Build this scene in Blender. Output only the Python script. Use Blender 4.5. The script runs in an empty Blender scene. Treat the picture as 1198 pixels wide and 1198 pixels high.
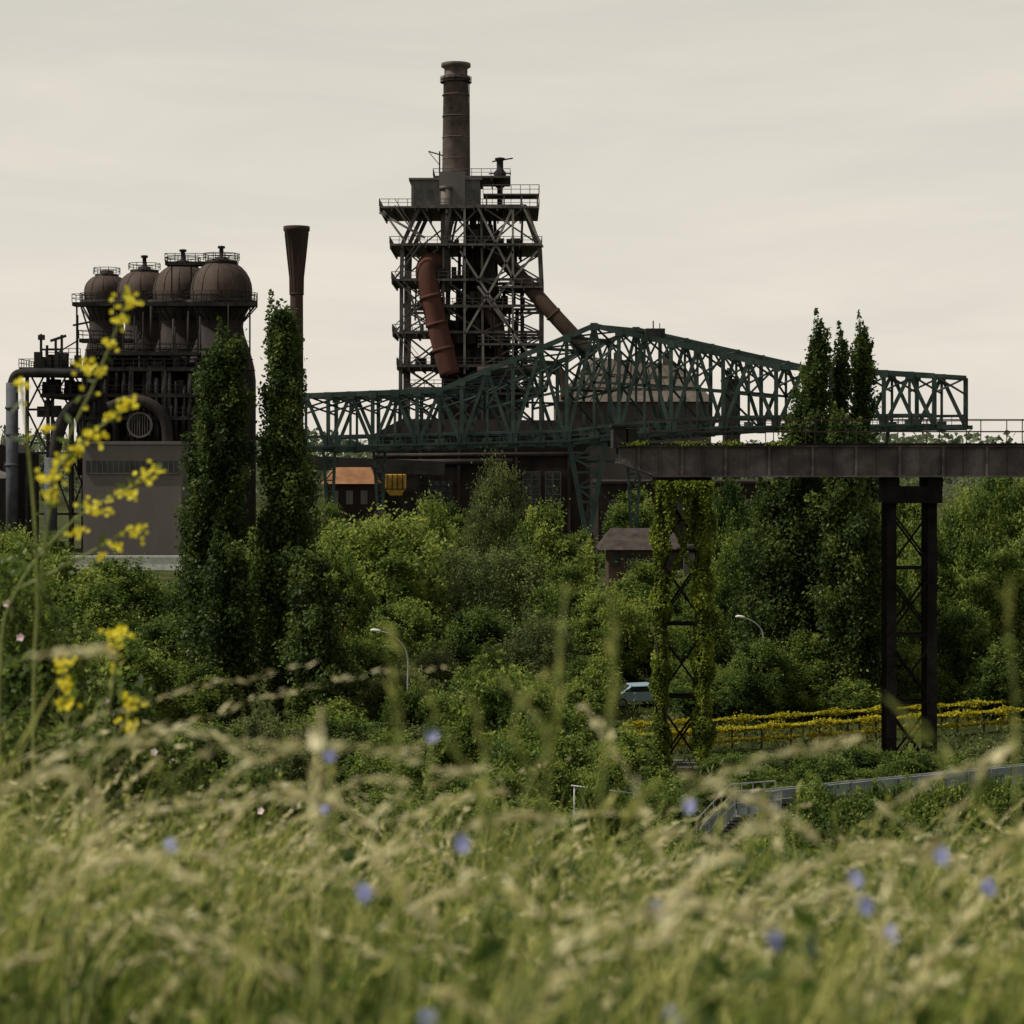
import bpy, math, random
import numpy as np
from mathutils import Vector
random.seed(7); rng=np.random.default_rng(7)
scene=bpy.context.scene
COL=scene.collection
CAMZ=17.0; K=2400.0
# elevation survey: drawing units (u across, v down) of the facade plane standing d metres away -> metres
def sx(u,d): return (u-599.0)*d/K
def sz(v,d): return CAMZ+(530.0-v)*d/K
def E(u,v,d,dd=0.0,dx=0.0): return Vector((sx(u,d)+dx,d+dd,sz(v,d)))

def hill(x,y):
    x=np.asarray(x,float); y=np.asarray(y,float)
    a=CAMZ-0.55-0.16*np.clip(y,-3,8)
    z=a-0.26*np.clip(y-8,0,9)-0.42*np.clip(y-17,0,200)
    z=z-0.006*np.clip(np.abs(x)-12,0,400)**1.6-0.15*np.clip(-y-6,0,400)
    z=z+0.05*np.sin(x*1.3+y*.9)+0.04*np.sin(x*2.9-y*2.1)
    bump=0.12*np.sin(x*.21)*np.cos(y*.17)+0.06*np.sin(x*.7+y*.5)
    return np.maximum(z,bump)

# ------------------------------------------------------------ materials
def newmat(name):
    m=bpy.data.materials.new(name); m.use_nodes=True
    nt=m.node_tree; nt.nodes.clear()
    return m,nt,nt.nodes,nt.links
def mat(name,c1,c2,scale=.6,rough=.8,metal=0.0,bump=.25,c3=None,streak=False,detail=8,spec=.25):
    m,nt,N,L=newmat(name)
    out=N.new('ShaderNodeOutputMaterial'); b=N.new('ShaderNodeBsdfPrincipled')
    tc=N.new('ShaderNodeTexCoord'); mp=N.new('ShaderNodeMapping')
    if streak: mp.inputs['Scale'].default_value=(1,1,.18)
    no=N.new('ShaderNodeTexNoise'); no.inputs['Scale'].default_value=scale; no.inputs['Detail'].default_value=detail
    no.inputs['Roughness'].default_value=.65
    r=N.new('ShaderNodeValToRGB'); e=r.color_ramp.elements
    e[0].position=.36; e[0].color=(*c1,1); e[1].position=.64; e[1].color=(*c2,1)
    if c3:
        k=e.new(.5); k.color=(*c3,1)
    L.new(tc.outputs['Object'],mp.inputs['Vector']); L.new(mp.outputs[0],no.inputs['Vector'])
    L.new(no.outputs['Fac'],r.inputs['Fac']); L.new(r.outputs['Color'],b.inputs['Base Color'])
    b.inputs['Roughness'].default_value=rough; b.inputs['Metallic'].default_value=metal; b.inputs['Specular IOR Level'].default_value=spec
    if bump:
        n2=N.new('ShaderNodeTexNoise'); n2.inputs['Scale'].default_value=scale*6; n2.inputs['Detail'].default_value=6
        L.new(mp.outputs[0],n2.inputs['Vector'])
        bp=N.new('ShaderNodeBump'); bp.inputs['Strength'].default_value=bump; bp.inputs['Distance'].default_value=.1
        L.new(n2.outputs['Fac'],bp.inputs['Height']); L.new(bp.outputs[0],b.inputs['Normal'])
    L.new(b.outputs[0],out.inputs[0])
    return m
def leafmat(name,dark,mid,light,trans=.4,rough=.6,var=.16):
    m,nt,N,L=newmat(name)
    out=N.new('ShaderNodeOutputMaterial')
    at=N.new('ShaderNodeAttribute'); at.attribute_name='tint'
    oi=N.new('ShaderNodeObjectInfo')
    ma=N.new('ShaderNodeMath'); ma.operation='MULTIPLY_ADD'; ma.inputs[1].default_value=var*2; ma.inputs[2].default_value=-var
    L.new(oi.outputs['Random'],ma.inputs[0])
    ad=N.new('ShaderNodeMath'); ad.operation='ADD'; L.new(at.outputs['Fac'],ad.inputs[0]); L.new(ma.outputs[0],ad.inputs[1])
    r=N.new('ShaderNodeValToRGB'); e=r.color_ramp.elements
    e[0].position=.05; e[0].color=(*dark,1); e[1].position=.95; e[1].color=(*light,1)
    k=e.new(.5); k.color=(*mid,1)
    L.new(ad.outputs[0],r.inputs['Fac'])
    d=N.new('ShaderNodeBsdfPrincipled'); d.inputs['Roughness'].default_value=rough
    d.inputs['Specular IOR Level'].default_value=.2
    t=N.new('ShaderNodeBsdfTranslucent')
    mx=N.new('ShaderNodeMixShader'); mx.inputs[0].default_value=trans
    hs=N.new('ShaderNodeHueSaturation'); hs.inputs['Saturation'].default_value=1.05; hs.inputs['Value'].default_value=1.5; hs.inputs['Hue'].default_value=.495
    L.new(r.outputs[0],d.inputs['Base Color']); L.new(r.outputs[0],hs.inputs['Color']); L.new(hs.outputs[0],t.inputs['Color'])
    L.new(d.outputs[0],mx.inputs[1]); L.new(t.outputs[0],mx.inputs[2]); L.new(mx.outputs[0],out.inputs[0])
    return m

M_dark=mat('dark_steel',(.012,.011,.011),(.034,.030,.028),.4,.8,.1,.2,spec=.12)
M_steel=mat('grey_steel',(.045,.040,.038),(.11,.10,.092),.35,.7,.2,.2)
M_pale=mat('weathered_pale_steel',(.12,.115,.105),(.25,.235,.215),.35,.7,.1,.2)
M_rust=mat('rusty_steel',(.024,.017,.015),(.055,.034,.027),.3,.85,0,.3,streak=True,spec=.15)
M_red=mat('red_rust_pipe',(.034,.016,.013),(.080,.033,.023),.3,.85,0,.3,streak=True,spec=.15)
M_dome=mat('dome_rust',(.026,.019,.016),(.070,.050,.042),.25,.75,0,.2,streak=True,spec=.15)
M_stove=mat('stove_shell',(.016,.013,.012),(.045,.035,.031),.25,.8,0,.2,streak=True,spec=.15)
M_brick=mat('sooty_brick',(.05,.038,.034),(.11,.085,.074),.5,.9,0,.4)
M_conc=mat('grey_concrete',(.075,.07,.066),(.13,.12,.11),.25,.9,0,.2,streak=True)
M_wall=mat('grey_render_wall',(.10,.088,.083),(.14,.123,.115),.1,.9,0,.1,streak=True)
M_green=mat('green_paint',(.016,.028,.024),(.050,.075,.065),.3,.7,.1,.2,c3=(.028,.049,.042))
M_roof=mat('rusty_roof',(.13,.06,.028),(.26,.13,.06),.3,.9,0,.3)
M_hall=mat('hall_cladding',(.045,.038,.034),(.08,.068,.06),.12,.85,0,.2,streak=True)
M_sheet=mat('brownish_sheet_roof',(.060,.049,.041),(.105,.09,.077),.3,.9,0,.3,spec=.1)
M_darkbrick=mat('dark_brick_hall',(.010,.008,.008),(.028,.02,.018),.2,.95,0,.3,spec=.1)
M_glass=mat('dark_window_glass',(.015,.017,.018),(.04,.045,.045),.5,.25,0,0)
M_girder=mat('weathered_girder',(.045,.038,.038),(.13,.112,.108),.6,.8,.1,.3,streak=False,c3=(.075,.065,.063))
M_pillar=mat('pillar_dark',(.006,.005,.005),(.016,.014,.013),.8,.9,0,.3,spec=.06)
M_yellow=mat('yellow_paint',(.30,.17,.02),(.45,.27,.04),.5,.7,0,.1)
M_bark=mat('bark',(.03,.024,.018),(.08,.062,.045),2.0,.95,0,.6,streak=True)
M_tile=mat('brown_roof_tiles',(.030,.024,.022),(.06,.05,.045),.8,.9,0,.3,spec=.1)
M_timber=mat('dark_timber',(.03,.02,.015),(.07,.045,.03),1.0,.85,0,.2)
M_white=mat('pale_paint',(.42,.42,.40),(.6,.6,.57),1.0,.6,0,.1)
M_lampgrey=mat('galvanised_steel',(.22,.23,.23),(.36,.37,.36),2.0,.5,.3,.05)
M_bluegrey=mat('blue_grey_panel',(.15,.18,.21),(.24,.28,.31),.5,.5,.1,.1)
M_bluepipe=mat('blue_grey_pipe',(.040,.045,.052),(.075,.082,.094),.5,.7,.1,.1,spec=.15)
M_car=mat('pale_blue_car_paint',(.26,.36,.44),(.30,.40,.48),.6,.3,.2,0)
M_tyre=mat('tyre_rubber',(.01,.01,.01),(.02,.02,.02),2,.9,0,0)
M_stem=mat('green_stem',(.12,.15,.04),(.24,.25,.07),6,.7,0,0)

L_poplar=leafmat('poplar_leaf',(.015,.029,.007),(.042,.070,.014),(.125,.160,.036),.36)
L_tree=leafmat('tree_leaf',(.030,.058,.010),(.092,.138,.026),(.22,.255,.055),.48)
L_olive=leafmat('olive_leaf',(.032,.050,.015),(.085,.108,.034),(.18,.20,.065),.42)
L_shrub=leafmat('shrub_leaf',(.018,.040,.009),(.060,.100,.018),(.165,.210,.042),.45)
L_ivy=leafmat('ivy_leaf',(.045,.07,.009),(.13,.17,.022),(.27,.30,.05),.45)
L_vine=leafmat('yellow_vine_leaf',(.12,.12,.01),(.33,.30,.022),(.55,.48,.05),.45)
L_far=leafmat('far_leaf',(.05,.068,.038),(.075,.098,.052),(.105,.125,.065),.3)
L_cover=leafmat('cover_leaf',(.022,.038,.009),(.062,.080,.02),(.14,.15,.045),.35)
L_grass=leafmat('meadow_grass',(.035,.060,.010),(.14,.175,.034),(.46,.45,.16),.55,.6,0)
L_straw=leafmat('straw_seed_heads',(.24,.22,.10),(.48,.44,.24),(.76,.71,.48),.5,.6,0)
L_yflower=leafmat('yellow_petal',(.50,.44,.02),(.72,.63,.04),(.85,.78,.10),.5,.6,.05)
L_blue=leafmat('blue_petal',(.24,.25,.46),(.32,.34,.60),(.44,.46,.72),.4,.6,.05)
L_pink=leafmat('pink_petal',(.60,.40,.43),(.72,.53,.56),(.8,.67,.68),.4,.6,.05)
L_rose=leafmat('rose_leaf',(.020,.042,.009),(.065,.10,.020),(.18,.22,.05),.45,.5)

# ------------------------------------------------------------ builders
def top(name,label,cat,loc=(0,0,0),group=None):
    o=bpy.data.objects.new(name,None); o.empty_display_size=.5
    o.location=loc; o['label']=label; o['category']=cat
    if group: o['group']=group
    COL.objects.link(o); return o
class MB:
    def __init__(s): s.v=[]; s.f=[]; s.sm=[]
    def _f(s,fs,base,smooth=False):
        for f in fs: s.f.append(tuple(base+i for i in f)); s.sm.append(smooth)
    def beam(s,a,b,w,h=None):
        a=Vector(a); b=Vector(b); h=h or w
        d=(b-a)
        if d.length<1e-6: return
        d.normalize(); up=Vector((0,0,1)) if abs(d.z)<.98 else Vector((0,1,0))
        r=d.cross(up).normalized(); u=r.cross(d).normalized()
        r*=w/2; u*=h/2; n=len(s.v)
        for p in (a,b):
            s.v+= [p-r-u,p+r-u,p+r+u,p-r+u]
        s._f([(0,3,2,1),(4,5,6,7),(0,1,5,4),(1,2,6,5),(2,3,7,6),(3,0,4,7)],n)
    def box(s,x0,x1,y0,y1,z0,z1):
        n=len(s.v)
        s.v+=[Vector(p) for p in ((x0,y0,z0),(x1,y0,z0),(x1,y1,z0),(x0,y1,z0),(x0,y0,z1),(x1,y0,z1),(x1,y1,z1),(x0,y1,z1))]
        s._f([(0,3,2,1),(4,5,6,7),(0,1,5,4),(1,2,6,5),(2,3,7,6),(3,0,4,7)],n)
    def prism(s,poly,off):
        n=len(s.v); k=len(poly); off=Vector(off)
        s.v+=[Vector(p) for p in poly]+[Vector(p)+off for p in poly]
        fs=[tuple(range(k)),tuple(range(2*k-1,k-1,-1))]
        for i in range(k):
            j=(i+1)%k; fs.append((i,i+k,j+k,j))
        s._f(fs,n)
    def tube(s,pts,rads,n=12,cap=True):
        pts=[Vector(p) for p in pts]
        if not isinstance(rads,(list,tuple)): rads=[rads]*len(pts)
        base=len(s.v); ref=None
        for i,p in enumerate(pts):
            t=(pts[min(i+1,len(pts)-1)]-pts[max(i-1,0)]).normalized()
            if ref is None:
                ref=Vector((0,1,0)) if abs(t.y)<.9 else Vector((1,0,0))
            x=(ref-t*ref.dot(t)).normalized(); y=t.cross(x); ref=x
            for k in range(n):
                a=2*math.pi*k/n; s.v.append(p+(x*math.cos(a)+y*math.sin(a))*rads[i])
        for i in range(len(pts)-1):
            for k in range(n):
                a=base+i*n+k; b=base+i*n+(k+1)%n
                s.f.append((a,b,b+n,a+n)); s.sm.append(True)
        if cap:
            s.f.append(tuple(base+k for k in range(n))[::-1]); s.sm.append(False)
            e=base+(len(pts)-1)*n
            s.f.append(tuple(e+k for k in range(n))); s.sm.append(False)
    def lathe(s,c,prof,n=28):
        c=Vector(c)
        s.tube([Vector((c.x,c.y,z)) for r,z in prof],[max(r,.01) for r,z in prof],n)
    def rail(s,a,b,h=1.15,sp=1.6,w=.08,mid=True):
        a=Vector(a); b=Vector(b); L=(b-a).length; k=max(1,int(L/sp)); up=Vector((0,0,h))
        s.beam(a+up,b+up,w)
        if mid: s.beam(a+up*.5,b+up*.5,w*.8)
        for i in range(k+1):
            p=a.lerp(b,i/k); s.beam(p,p+up,w)
    def obj(s,name,parent,m,label=None,kind=None,bevel=0):
        o0=parent.location if parent else Vector((0,0,0))
        me=bpy.data.meshes.new(name)
        me.from_pydata([tuple(v-o0) for v in s.v],[],s.f)
        me.polygons.foreach_set('use_smooth',s.sm)
        me.materials.append(m); me.update()
        o=bpy.data.objects.new(name,me); COL.objects.link(o)
        if parent: o.parent=parent
        if label: o['label']=label
        if kind: o['kind']=kind
        if bevel:
            b=o.modifiers.new('bevel','BEVEL'); b.width=bevel; b.segments=2
        return o
def np_mesh(name,V,F,tint,m):
    me=bpy.data.meshes.new(name); nv=len(V); nf=len(F); k=F.shape[1]
    me.vertices.add(nv); me.vertices.foreach_set('co',V.astype(np.float32).ravel())
    me.loops.add(nf*k); me.loops.foreach_set('vertex_index',F.astype(np.int32).ravel())
    me.polygons.add(nf); me.polygons.foreach_set('loop_start',np.arange(0,nf*k,k,dtype=np.int32))
    me.polygons.foreach_set('loop_total',np.full(nf,k,dtype=np.int32))
    me.update(calc_edges=True)
    a=me.attributes.new('tint','FLOAT','POINT'); a.data.foreach_set('value',tint.astype(np.float32))
    me.materials.append(m); me.validate(); return me
def unit(n):
    a=rng.normal(size=(n,3)); return a/np.linalg.norm(a,axis=1)[:,None]
def leaf_mesh(name,C,size,tint,m,aspect=.5,axis=None,axw=0.0):
    n=len(C); a=unit(n)
    if axis is not None:
        a=a*(1-axw)+axis*axw; a/=np.linalg.norm(a,axis=1)[:,None]
    b=np.cross(a,unit(n)); b/=np.linalg.norm(b,axis=1)[:,None]
    size=np.broadcast_to(size,(n,)) ; s=size[:,None]
    V=np.stack([C-a*s,C+b*s*aspect,C+a*s,C-b*s*aspect],1).reshape(-1,3)
    F=np.arange(n*4).reshape(-1,4)
    return np_mesh(name,V,F,np.repeat(np.clip(tint,0,1),4),m)
def link(name,me,parent=None,loc=None,label=None):
    o=bpy.data.objects.new(name,me); COL.objects.link(o)
    if parent: o.parent=parent
    if loc is not None: o.location=loc
    if label: o['label']=label
    return o
def chain(pts,n):
    P=[Vector(p) for p in pts]; outp=[]
    for i in range(len(P)-1):
        p0=P[max(i-1,0)];p1=P[i];p2=P[i+1];p3=P[min(i+2,len(P)-1)]
        for j in range(n):
            t=j/n; outp.append(.5*((2*p1)+(p2-p0)*t+(2*p0-5*p1+4*p2-p3)*t*t+(3*p1-p0-3*p2+p3)*t**3))
    outp.append(P[-1]); return outp

# ------------------------------------------------------------ world, sun, camera
W=bpy.data.worlds.new("World"); scene.world=W; W.use_nodes=True
nt=W.node_tree; N=nt.nodes; L=nt.links; N.clear()
SUN_EL=math.radians(52); SUN_AZ=math.radians(-98)
out=N.new('ShaderNodeOutputWorld'); bg=N.new('ShaderNodeBackground'); bg.inputs['Strength'].default_value=.1
sky=N.new('ShaderNodeTexSky'); sky.sky_type='NISHITA'; sky.sun_disc=False
sky.sun_elevation=SUN_EL; sky.sun_rotation=SUN_AZ; sky.dust_density=4; sky.air_density=1
tc=N.new('ShaderNodeTexCoord'); sp=N.new('ShaderNodeSeparateXYZ'); L.new(tc.outputs['Generated'],sp.inputs[0])
ramp=N.new('ShaderNodeValToRGB'); e=ramp.color_ramp.elements
e[0].position=0.0; e[0].color=(.85,.785,.69,1); e[1].position=.5; e[1].color=(.48,.46,.41,1)
k=e.new(.10); k.color=(.805,.75,.66,1); k=e.new(.22); k.color=(.70,.665,.58,1)
L.new(sp.outputs['Z'],ramp.inputs['Fac'])
mp=N.new('ShaderNodeMapping'); mp.inputs['Scale'].default_value=(2.6,2.6,15); mp.inputs['Rotation'].default_value=(0,math.radians(16),0); mp.inputs['Location'].default_value=(.7,0,.3)
L.new(tc.outputs['Generated'],mp.inputs['Vector'])
no=N.new('ShaderNodeTexNoise'); no.inputs['Scale'].default_value=1.5; no.inputs['Detail'].default_value=8; no.inputs['Roughness'].default_value=.58
no.inputs['Distortion'].default_value=.5
L.new(mp.outputs[0],no.inputs['Vector'])
cr=N.new('ShaderNodeValToRGB'); ce=cr.color_ramp.elements
ce[0].position=.42; ce[0].color=(.965,.968,.972,1); ce[1].position=.68; ce[1].color=(1.07,1.06,1.045,1)
L.new(no.outputs['Fac'],cr.inputs['Fac'])
mu=N.new('ShaderNodeMixRGB'); mu.blend_type='MULTIPLY'; mu.inputs[0].default_value=1
L.new(ramp.outputs[0],mu.inputs[1]); L.new(cr.outputs[0],mu.inputs[2])
sc=N.new('ShaderNodeMixRGB'); sc.blend_type='MULTIPLY'; sc.inputs[0].default_value=1; sc.inputs[2].default_value=(10,10,10,1)
L.new(mu.outputs[0],sc.inputs[1])
mx=N.new('ShaderNodeMixRGB'); mx.inputs[0].default_value=.93
L.new(sky.outputs[0],mx.inputs[1]); L.new(sc.outputs[0],mx.inputs[2])
L.new(mx.outputs[0],bg.inputs['Color']); L.new(bg.outputs[0],out.inputs[0])

sl=bpy.data.lights.new('sun','SUN'); sl.energy=5.0; sl.angle=math.radians(.6); sl.color=(1,.94,.82)
so=bpy.data.objects.new('sun',sl); COL.objects.link(so)
dirv=Vector((math.sin(SUN_AZ)*math.cos(SUN_EL),math.cos(SUN_AZ)*math.cos(SUN_EL),math.sin(SUN_EL)))
so.rotation_euler=dirv.to_track_quat('Z','Y').to_euler(); so.location=(0,0,120)

cam=bpy.data.cameras.new('camera'); co=bpy.data.objects.new('camera',cam); COL.objects.link(co)
co.location=(0,0,CAMZ); co.rotation_euler=(math.radians(90),0,0)
cam.sensor_width=36; cam.lens=36*K/1198; cam.shift_y=-69/1198
cam.clip_start=.1; cam.clip_end=12000
cam.dof.use_dof=True; cam.dof.focus_distance=150; cam.dof.aperture_fstop=5.0
scene.camera=co
scene.view_settings.view_transform='Standard'; scene.view_settings.look='None'; scene.view_settings.exposure=0

# ------------------------------------------------------------ ground
ys=np.concatenate([np.linspace(-120,-6,12),np.arange(-5,20,.4),np.arange(20,70,1.5),np.arange(70,300,4),np.geomspace(300,9000,22)])
xs=np.concatenate([-np.geomspace(9000,60,18),np.arange(-58,-12,2.5),np.arange(-12,12,.4),np.arange(12,58,2.5),np.geomspace(60,9000,18)])
X,Y=np.meshgrid(xs,ys); Z=hill(X,Y)
V=np.stack([X,Y,Z],-1).reshape(-1,3); nx=len(xs); ny=len(ys)
ii=(np.arange(ny-1)[:,None]*nx+np.arange(nx-1)[None,:]).ravel()
F=np.stack([ii,ii+1,ii+nx+1,ii+nx],1)
m_ground=mat('meadow_ground',(.018,.024,.007),(.06,.058,.022),.12,.95,0,.5,c3=(.032,.04,.012),detail=12,spec=.05)
g=link('ground',np_mesh('ground',V,F,np.zeros(len(V)),m_ground)); g['kind']='structure'
g.data.polygons.foreach_set('use_smooth',np.ones(len(F),bool))

# ------------------------------------------------------------ tree meshes
def broad_crown(H,Wd,ncl,per,ls,m,low=.12,drop=0.0,rough=.35,taper=.28):
    cz=(1+low)/2*H; az=(1-low)/2*H; ax=Wd/2
    nl=9; lob=unit(nl); la=rng.uniform(-rough,rough,nl)
    d=unit(ncl); r=rng.uniform(.35,1,ncl)**.6
    mod=1+sum(la[i]*np.clip((d@lob[i]),0,1)**4 for i in range(nl))
    C=d*r[:,None]*mod[:,None]*np.array([ax*.88,ax*.88,az*.9])
    low_m=C[:,2]<0; C[low_m,:2]*=.95
    C[:,:2]*=(1-taper*np.clip(C[:,2:3]/az,0,1))
    C[:,2]+=cz
    cr=rng.uniform(.035,.145,ncl)*Wd
    ct=rng.uniform(.0,.8,ncl)
    wgt=cr**1.5; idx=rng.choice(ncl,size=ncl*per,p=wgt/wgt.sum()); n=len(idx)
    el=rng.uniform(.55,1.55,(ncl,3))
    o=unit(n)*(rng.uniform(0,1,n)**.6)[:,None]*cr[idx][:,None]*el[idx]
    st=rng.uniform(0,1,n)<.18; o[st]*=1.7
    P=C[idx]+o
    if drop: P[:,2]-=drop*np.abs(rng.normal(size=n))*cr[idx]
    P[:,2]=np.maximum(P[:,2],.1)
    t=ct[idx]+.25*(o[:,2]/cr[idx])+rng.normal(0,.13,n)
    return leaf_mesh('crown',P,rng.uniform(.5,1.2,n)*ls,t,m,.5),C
def trunk_mesh(H,targets,r0=.28,top_f=.8):
    b=MB(); pts=[Vector((.15*math.sin(i*1.1),.1*math.cos(i*1.7),H*top_f*i/7)) for i in range(8)]; pts[0].z=-.3
    b.tube(pts,[r0*(1-.12*i) for i in range(8)],8)
    for t in targets:
        t=Vector(t); h=max(.15*H,min(t.z*.6,H*top_f*.95)); s=Vector((0,0,h)); md=s.lerp(t,.5)+Vector((0,0,-.04*H))
        b.tube([s,md,t],[r0*.38,r0*.25,r0*.08],5)
    me_o=b.obj('tmp',None,M_bark); me=me_o.data; bpy.data.objects.remove(me_o); me.name='trunk'
    return me
variants=[]
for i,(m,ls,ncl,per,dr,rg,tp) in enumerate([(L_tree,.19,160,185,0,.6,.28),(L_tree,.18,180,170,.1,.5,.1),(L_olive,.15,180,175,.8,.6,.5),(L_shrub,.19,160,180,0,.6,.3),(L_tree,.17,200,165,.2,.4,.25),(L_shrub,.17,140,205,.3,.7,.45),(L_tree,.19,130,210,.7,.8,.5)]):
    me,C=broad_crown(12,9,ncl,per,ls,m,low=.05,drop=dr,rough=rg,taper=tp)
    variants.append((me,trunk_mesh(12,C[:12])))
shrubs=[]
for i,m in enumerate([L_shrub,L_tree,L_olive,L_shrub,L_tree]):
    me,C=broad_crown(4,5,110,160,.12,m,low=.0,rough=.7)
    shrubs.append((me,trunk_mesh(4,C[:9],.09,.6)))
def place(name,vs,label,cat,x,y,sxy,szz,group=None):
    z=float(hill(x,y)); o=top(name,label,cat,(x,y,z),group)
    o.rotation_euler=(0,0,random.uniform(0,6.28)); o.scale=(sxy,sxy,szz)
    link('crown',vs[0],o); link('trunk',vs[1],o); return o
TREES=[
(60,648,152,130,0),(150,652,168,110,1),(15,598,175,100,4),(118,690,134,120,6),(28,735,118,150,3),(185,705,128,110,5),(240,775,119,80,3),
(-30,650,140,120,1),(60,625,210,60,0),(225,640,160,80,3),(70,700,128,100,5),(160,740,120,110,1),
(448,573,158,150,4),(505,592,172,90,6),(402,640,146,80,1),(470,690,139,100,5),(395,760,121,70,3),(430,740,128,80,5),(385,588,230,60,0),
(576,541,222,68,2),(545,640,168,90,2),(640,598,182,100,6),(600,640,160,110,2),(662,660,150,90,0),(560,700,143,90,5),(630,720,137,90,2),(700,690,146,90,1),
(520,610,190,70,1),(680,620,215,50,0),(510,760,127,80,2),(570,770,126,80,5),(625,790,123,70,4),(680,770,130,80,6),(530,588,240,60,3),(610,594,240,60,3),
(742,572,280,70,0),(750,662,190,90,6),(735,700,148,80,5),(800,655,158,70,4),(852,556,196,66,3),(848,625,156,70,1),(820,700,146,80,6),(822,770,134,70,5),(860,775,133,60,4),(775,720,150,60,1),
(900,690,141,80,3),(1130,556,166,110,5),(1195,548,158,100,1),(1085,620,156,90,6),(1170,640,141,110,0),(1070,560,200,70,3),(1240,600,150,110,1),(1120,700,136,80,5),(1185,740,131,90,3),
(890,738,129,80,5),(940,745,132,80,6),(1020,730,136,90,3),(1075,745,134,70,4),(310,600,170,70,3),(350,650,165,80,1),(880,590,215,60,1),(910,560,230,80,3),(1010,565,230,80,0),(1040,640,150,70,5)]
TLAB={0:'leafy green deciduous tree in the wooded park',1:'rounded green deciduous tree among the park trees',2:'olive green birch tree with drooping twigs',3:'dark green dense tree in the park thicket',4:'bright yellow-green maple tree with full crown',5:'dark green deciduous tree with ragged crown',6:'light green tree with loose irregular crown'}
for u,v,d,w,k in TREES:
    x=sx(u,d); H=CAMZ-(v-530)*d/K; Wd=w*d/K
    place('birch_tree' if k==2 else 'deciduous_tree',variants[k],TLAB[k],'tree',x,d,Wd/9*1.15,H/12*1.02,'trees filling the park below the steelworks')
SHR=[(590,790,108,130,4),(640,850,99,110,3),(600,870,96,110,0),(545,850,112,70,1),(520,905,98,90,3),
(455,850,122,80,0),(500,840,118,60,2),(420,860,113,70,2),(330,850,112,70,2),(290,845,108,70,2),(250,850,106,80,0),(380,880,103,90,3),(310,880,100,100,2),
(210,850,104,90,3),(130,840,106,110,0),(50,830,104,120,3),(0,850,100,110,0),(450,905,97,90,4),(470,800,112,60,3),
(700,905,95,60,1),(740,890,101,50,2),(690,840,131,60,1),(720,845,122,50,2),(655,850,126,60,4),(800,835,128,50,0),(850,815,132,70,2),(900,815,134,70,0),(960,815,134,70,3),(1130,800,137,90,0),(1190,790,137,90,3),(1060,805,134,60,1),
(960,885,98,80,0),(1060,875,98,70,3),(1060,945,84,110,4),(1130,945,82,120,3),(1190,980,78,120,0),(930,955,82,80,1),(985,920,82,110,3),(1060,985,76,130,0),(1150,1000,72,140,4),(890,895,100,70,3),(1210,895,100,90,0),(1110,880,99,90,3),(1160,870,104,70,2),(900,980,76,90,3),
(950,915,84,60,0),(1035,908,84,80,3),(1100,915,82,90,4),(1165,905,84,80,3),(1225,912,84,90,0),(700,915,82,60,0),(740,925,82,50,3),
(770,915,92,90,3),(760,955,82,120,0),(690,940,85,120,3),(620,935,86,110,4),(560,930,84,120,3),(480,930,86,120,0),(400,935,84,120,3),(320,930,84,120,0),(240,920,86,110,3),(795,895,106,40,3),(805,975,78,90,0),(920,1000,74,110,3),(1000,1010,70,120,0),(700,990,74,120,3),(600,1000,72,120,0),(500,990,74,120,3)]
for _ in range(50):
    u=random.uniform(380,760); d=random.uniform(92,134); bv=530+17*K/d; SHR.append((u,bv-random.uniform(45,80),d,random.uniform(60,100),random.choice([0,1,2,3,4])))
for _ in range(40):
    u=random.uniform(780,1230); d=random.uniform(130,140); bv=530+17*K/d; SHR.append((u,bv-random.uniform(25,55),d,random.uniform(50,90),random.choice([0,1,3,3,4])))
for _ in range(26):
    u=random.uniform(820,1230); d=random.uniform(98,111); bv=530+17*K/d; SHR.append((u,bv-random.uniform(18,36),d,random.uniform(50,90),random.choice([0,2,3,3,4])))
for _ in range(44):
    u=random.uniform(-40,1240); d=random.uniform(58,72); SHR.append((u,random.uniform(990,1040),d,random.uniform(110,160),random.choice([0,3,3,4])))
for u,v,d,w,k in SHR:
    x=sx(u,d); z0=float(hill(x,d)); H=CAMZ-(v-530)*d/K-z0; Wd=w*d/K
    if H<.8: continue
    if 765<u<835 and 107<d<113: continue
    if 700<u<790 and 95<d<142 and v<838: continue
    lab={0:'dense green shrub on the valley floor',1:'light green shrub in the park thicket',2:'olive green straggly shrub below the tall trees',3:'dark green bush in the park undergrowth',4:'bright green bush among darker shrubs'}[k]
    place('shrub',shrubs[k],lab,'shrub',x,d,Wd/5*1.15,H/4*1.05,'shrubs covering the valley floor')

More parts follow.
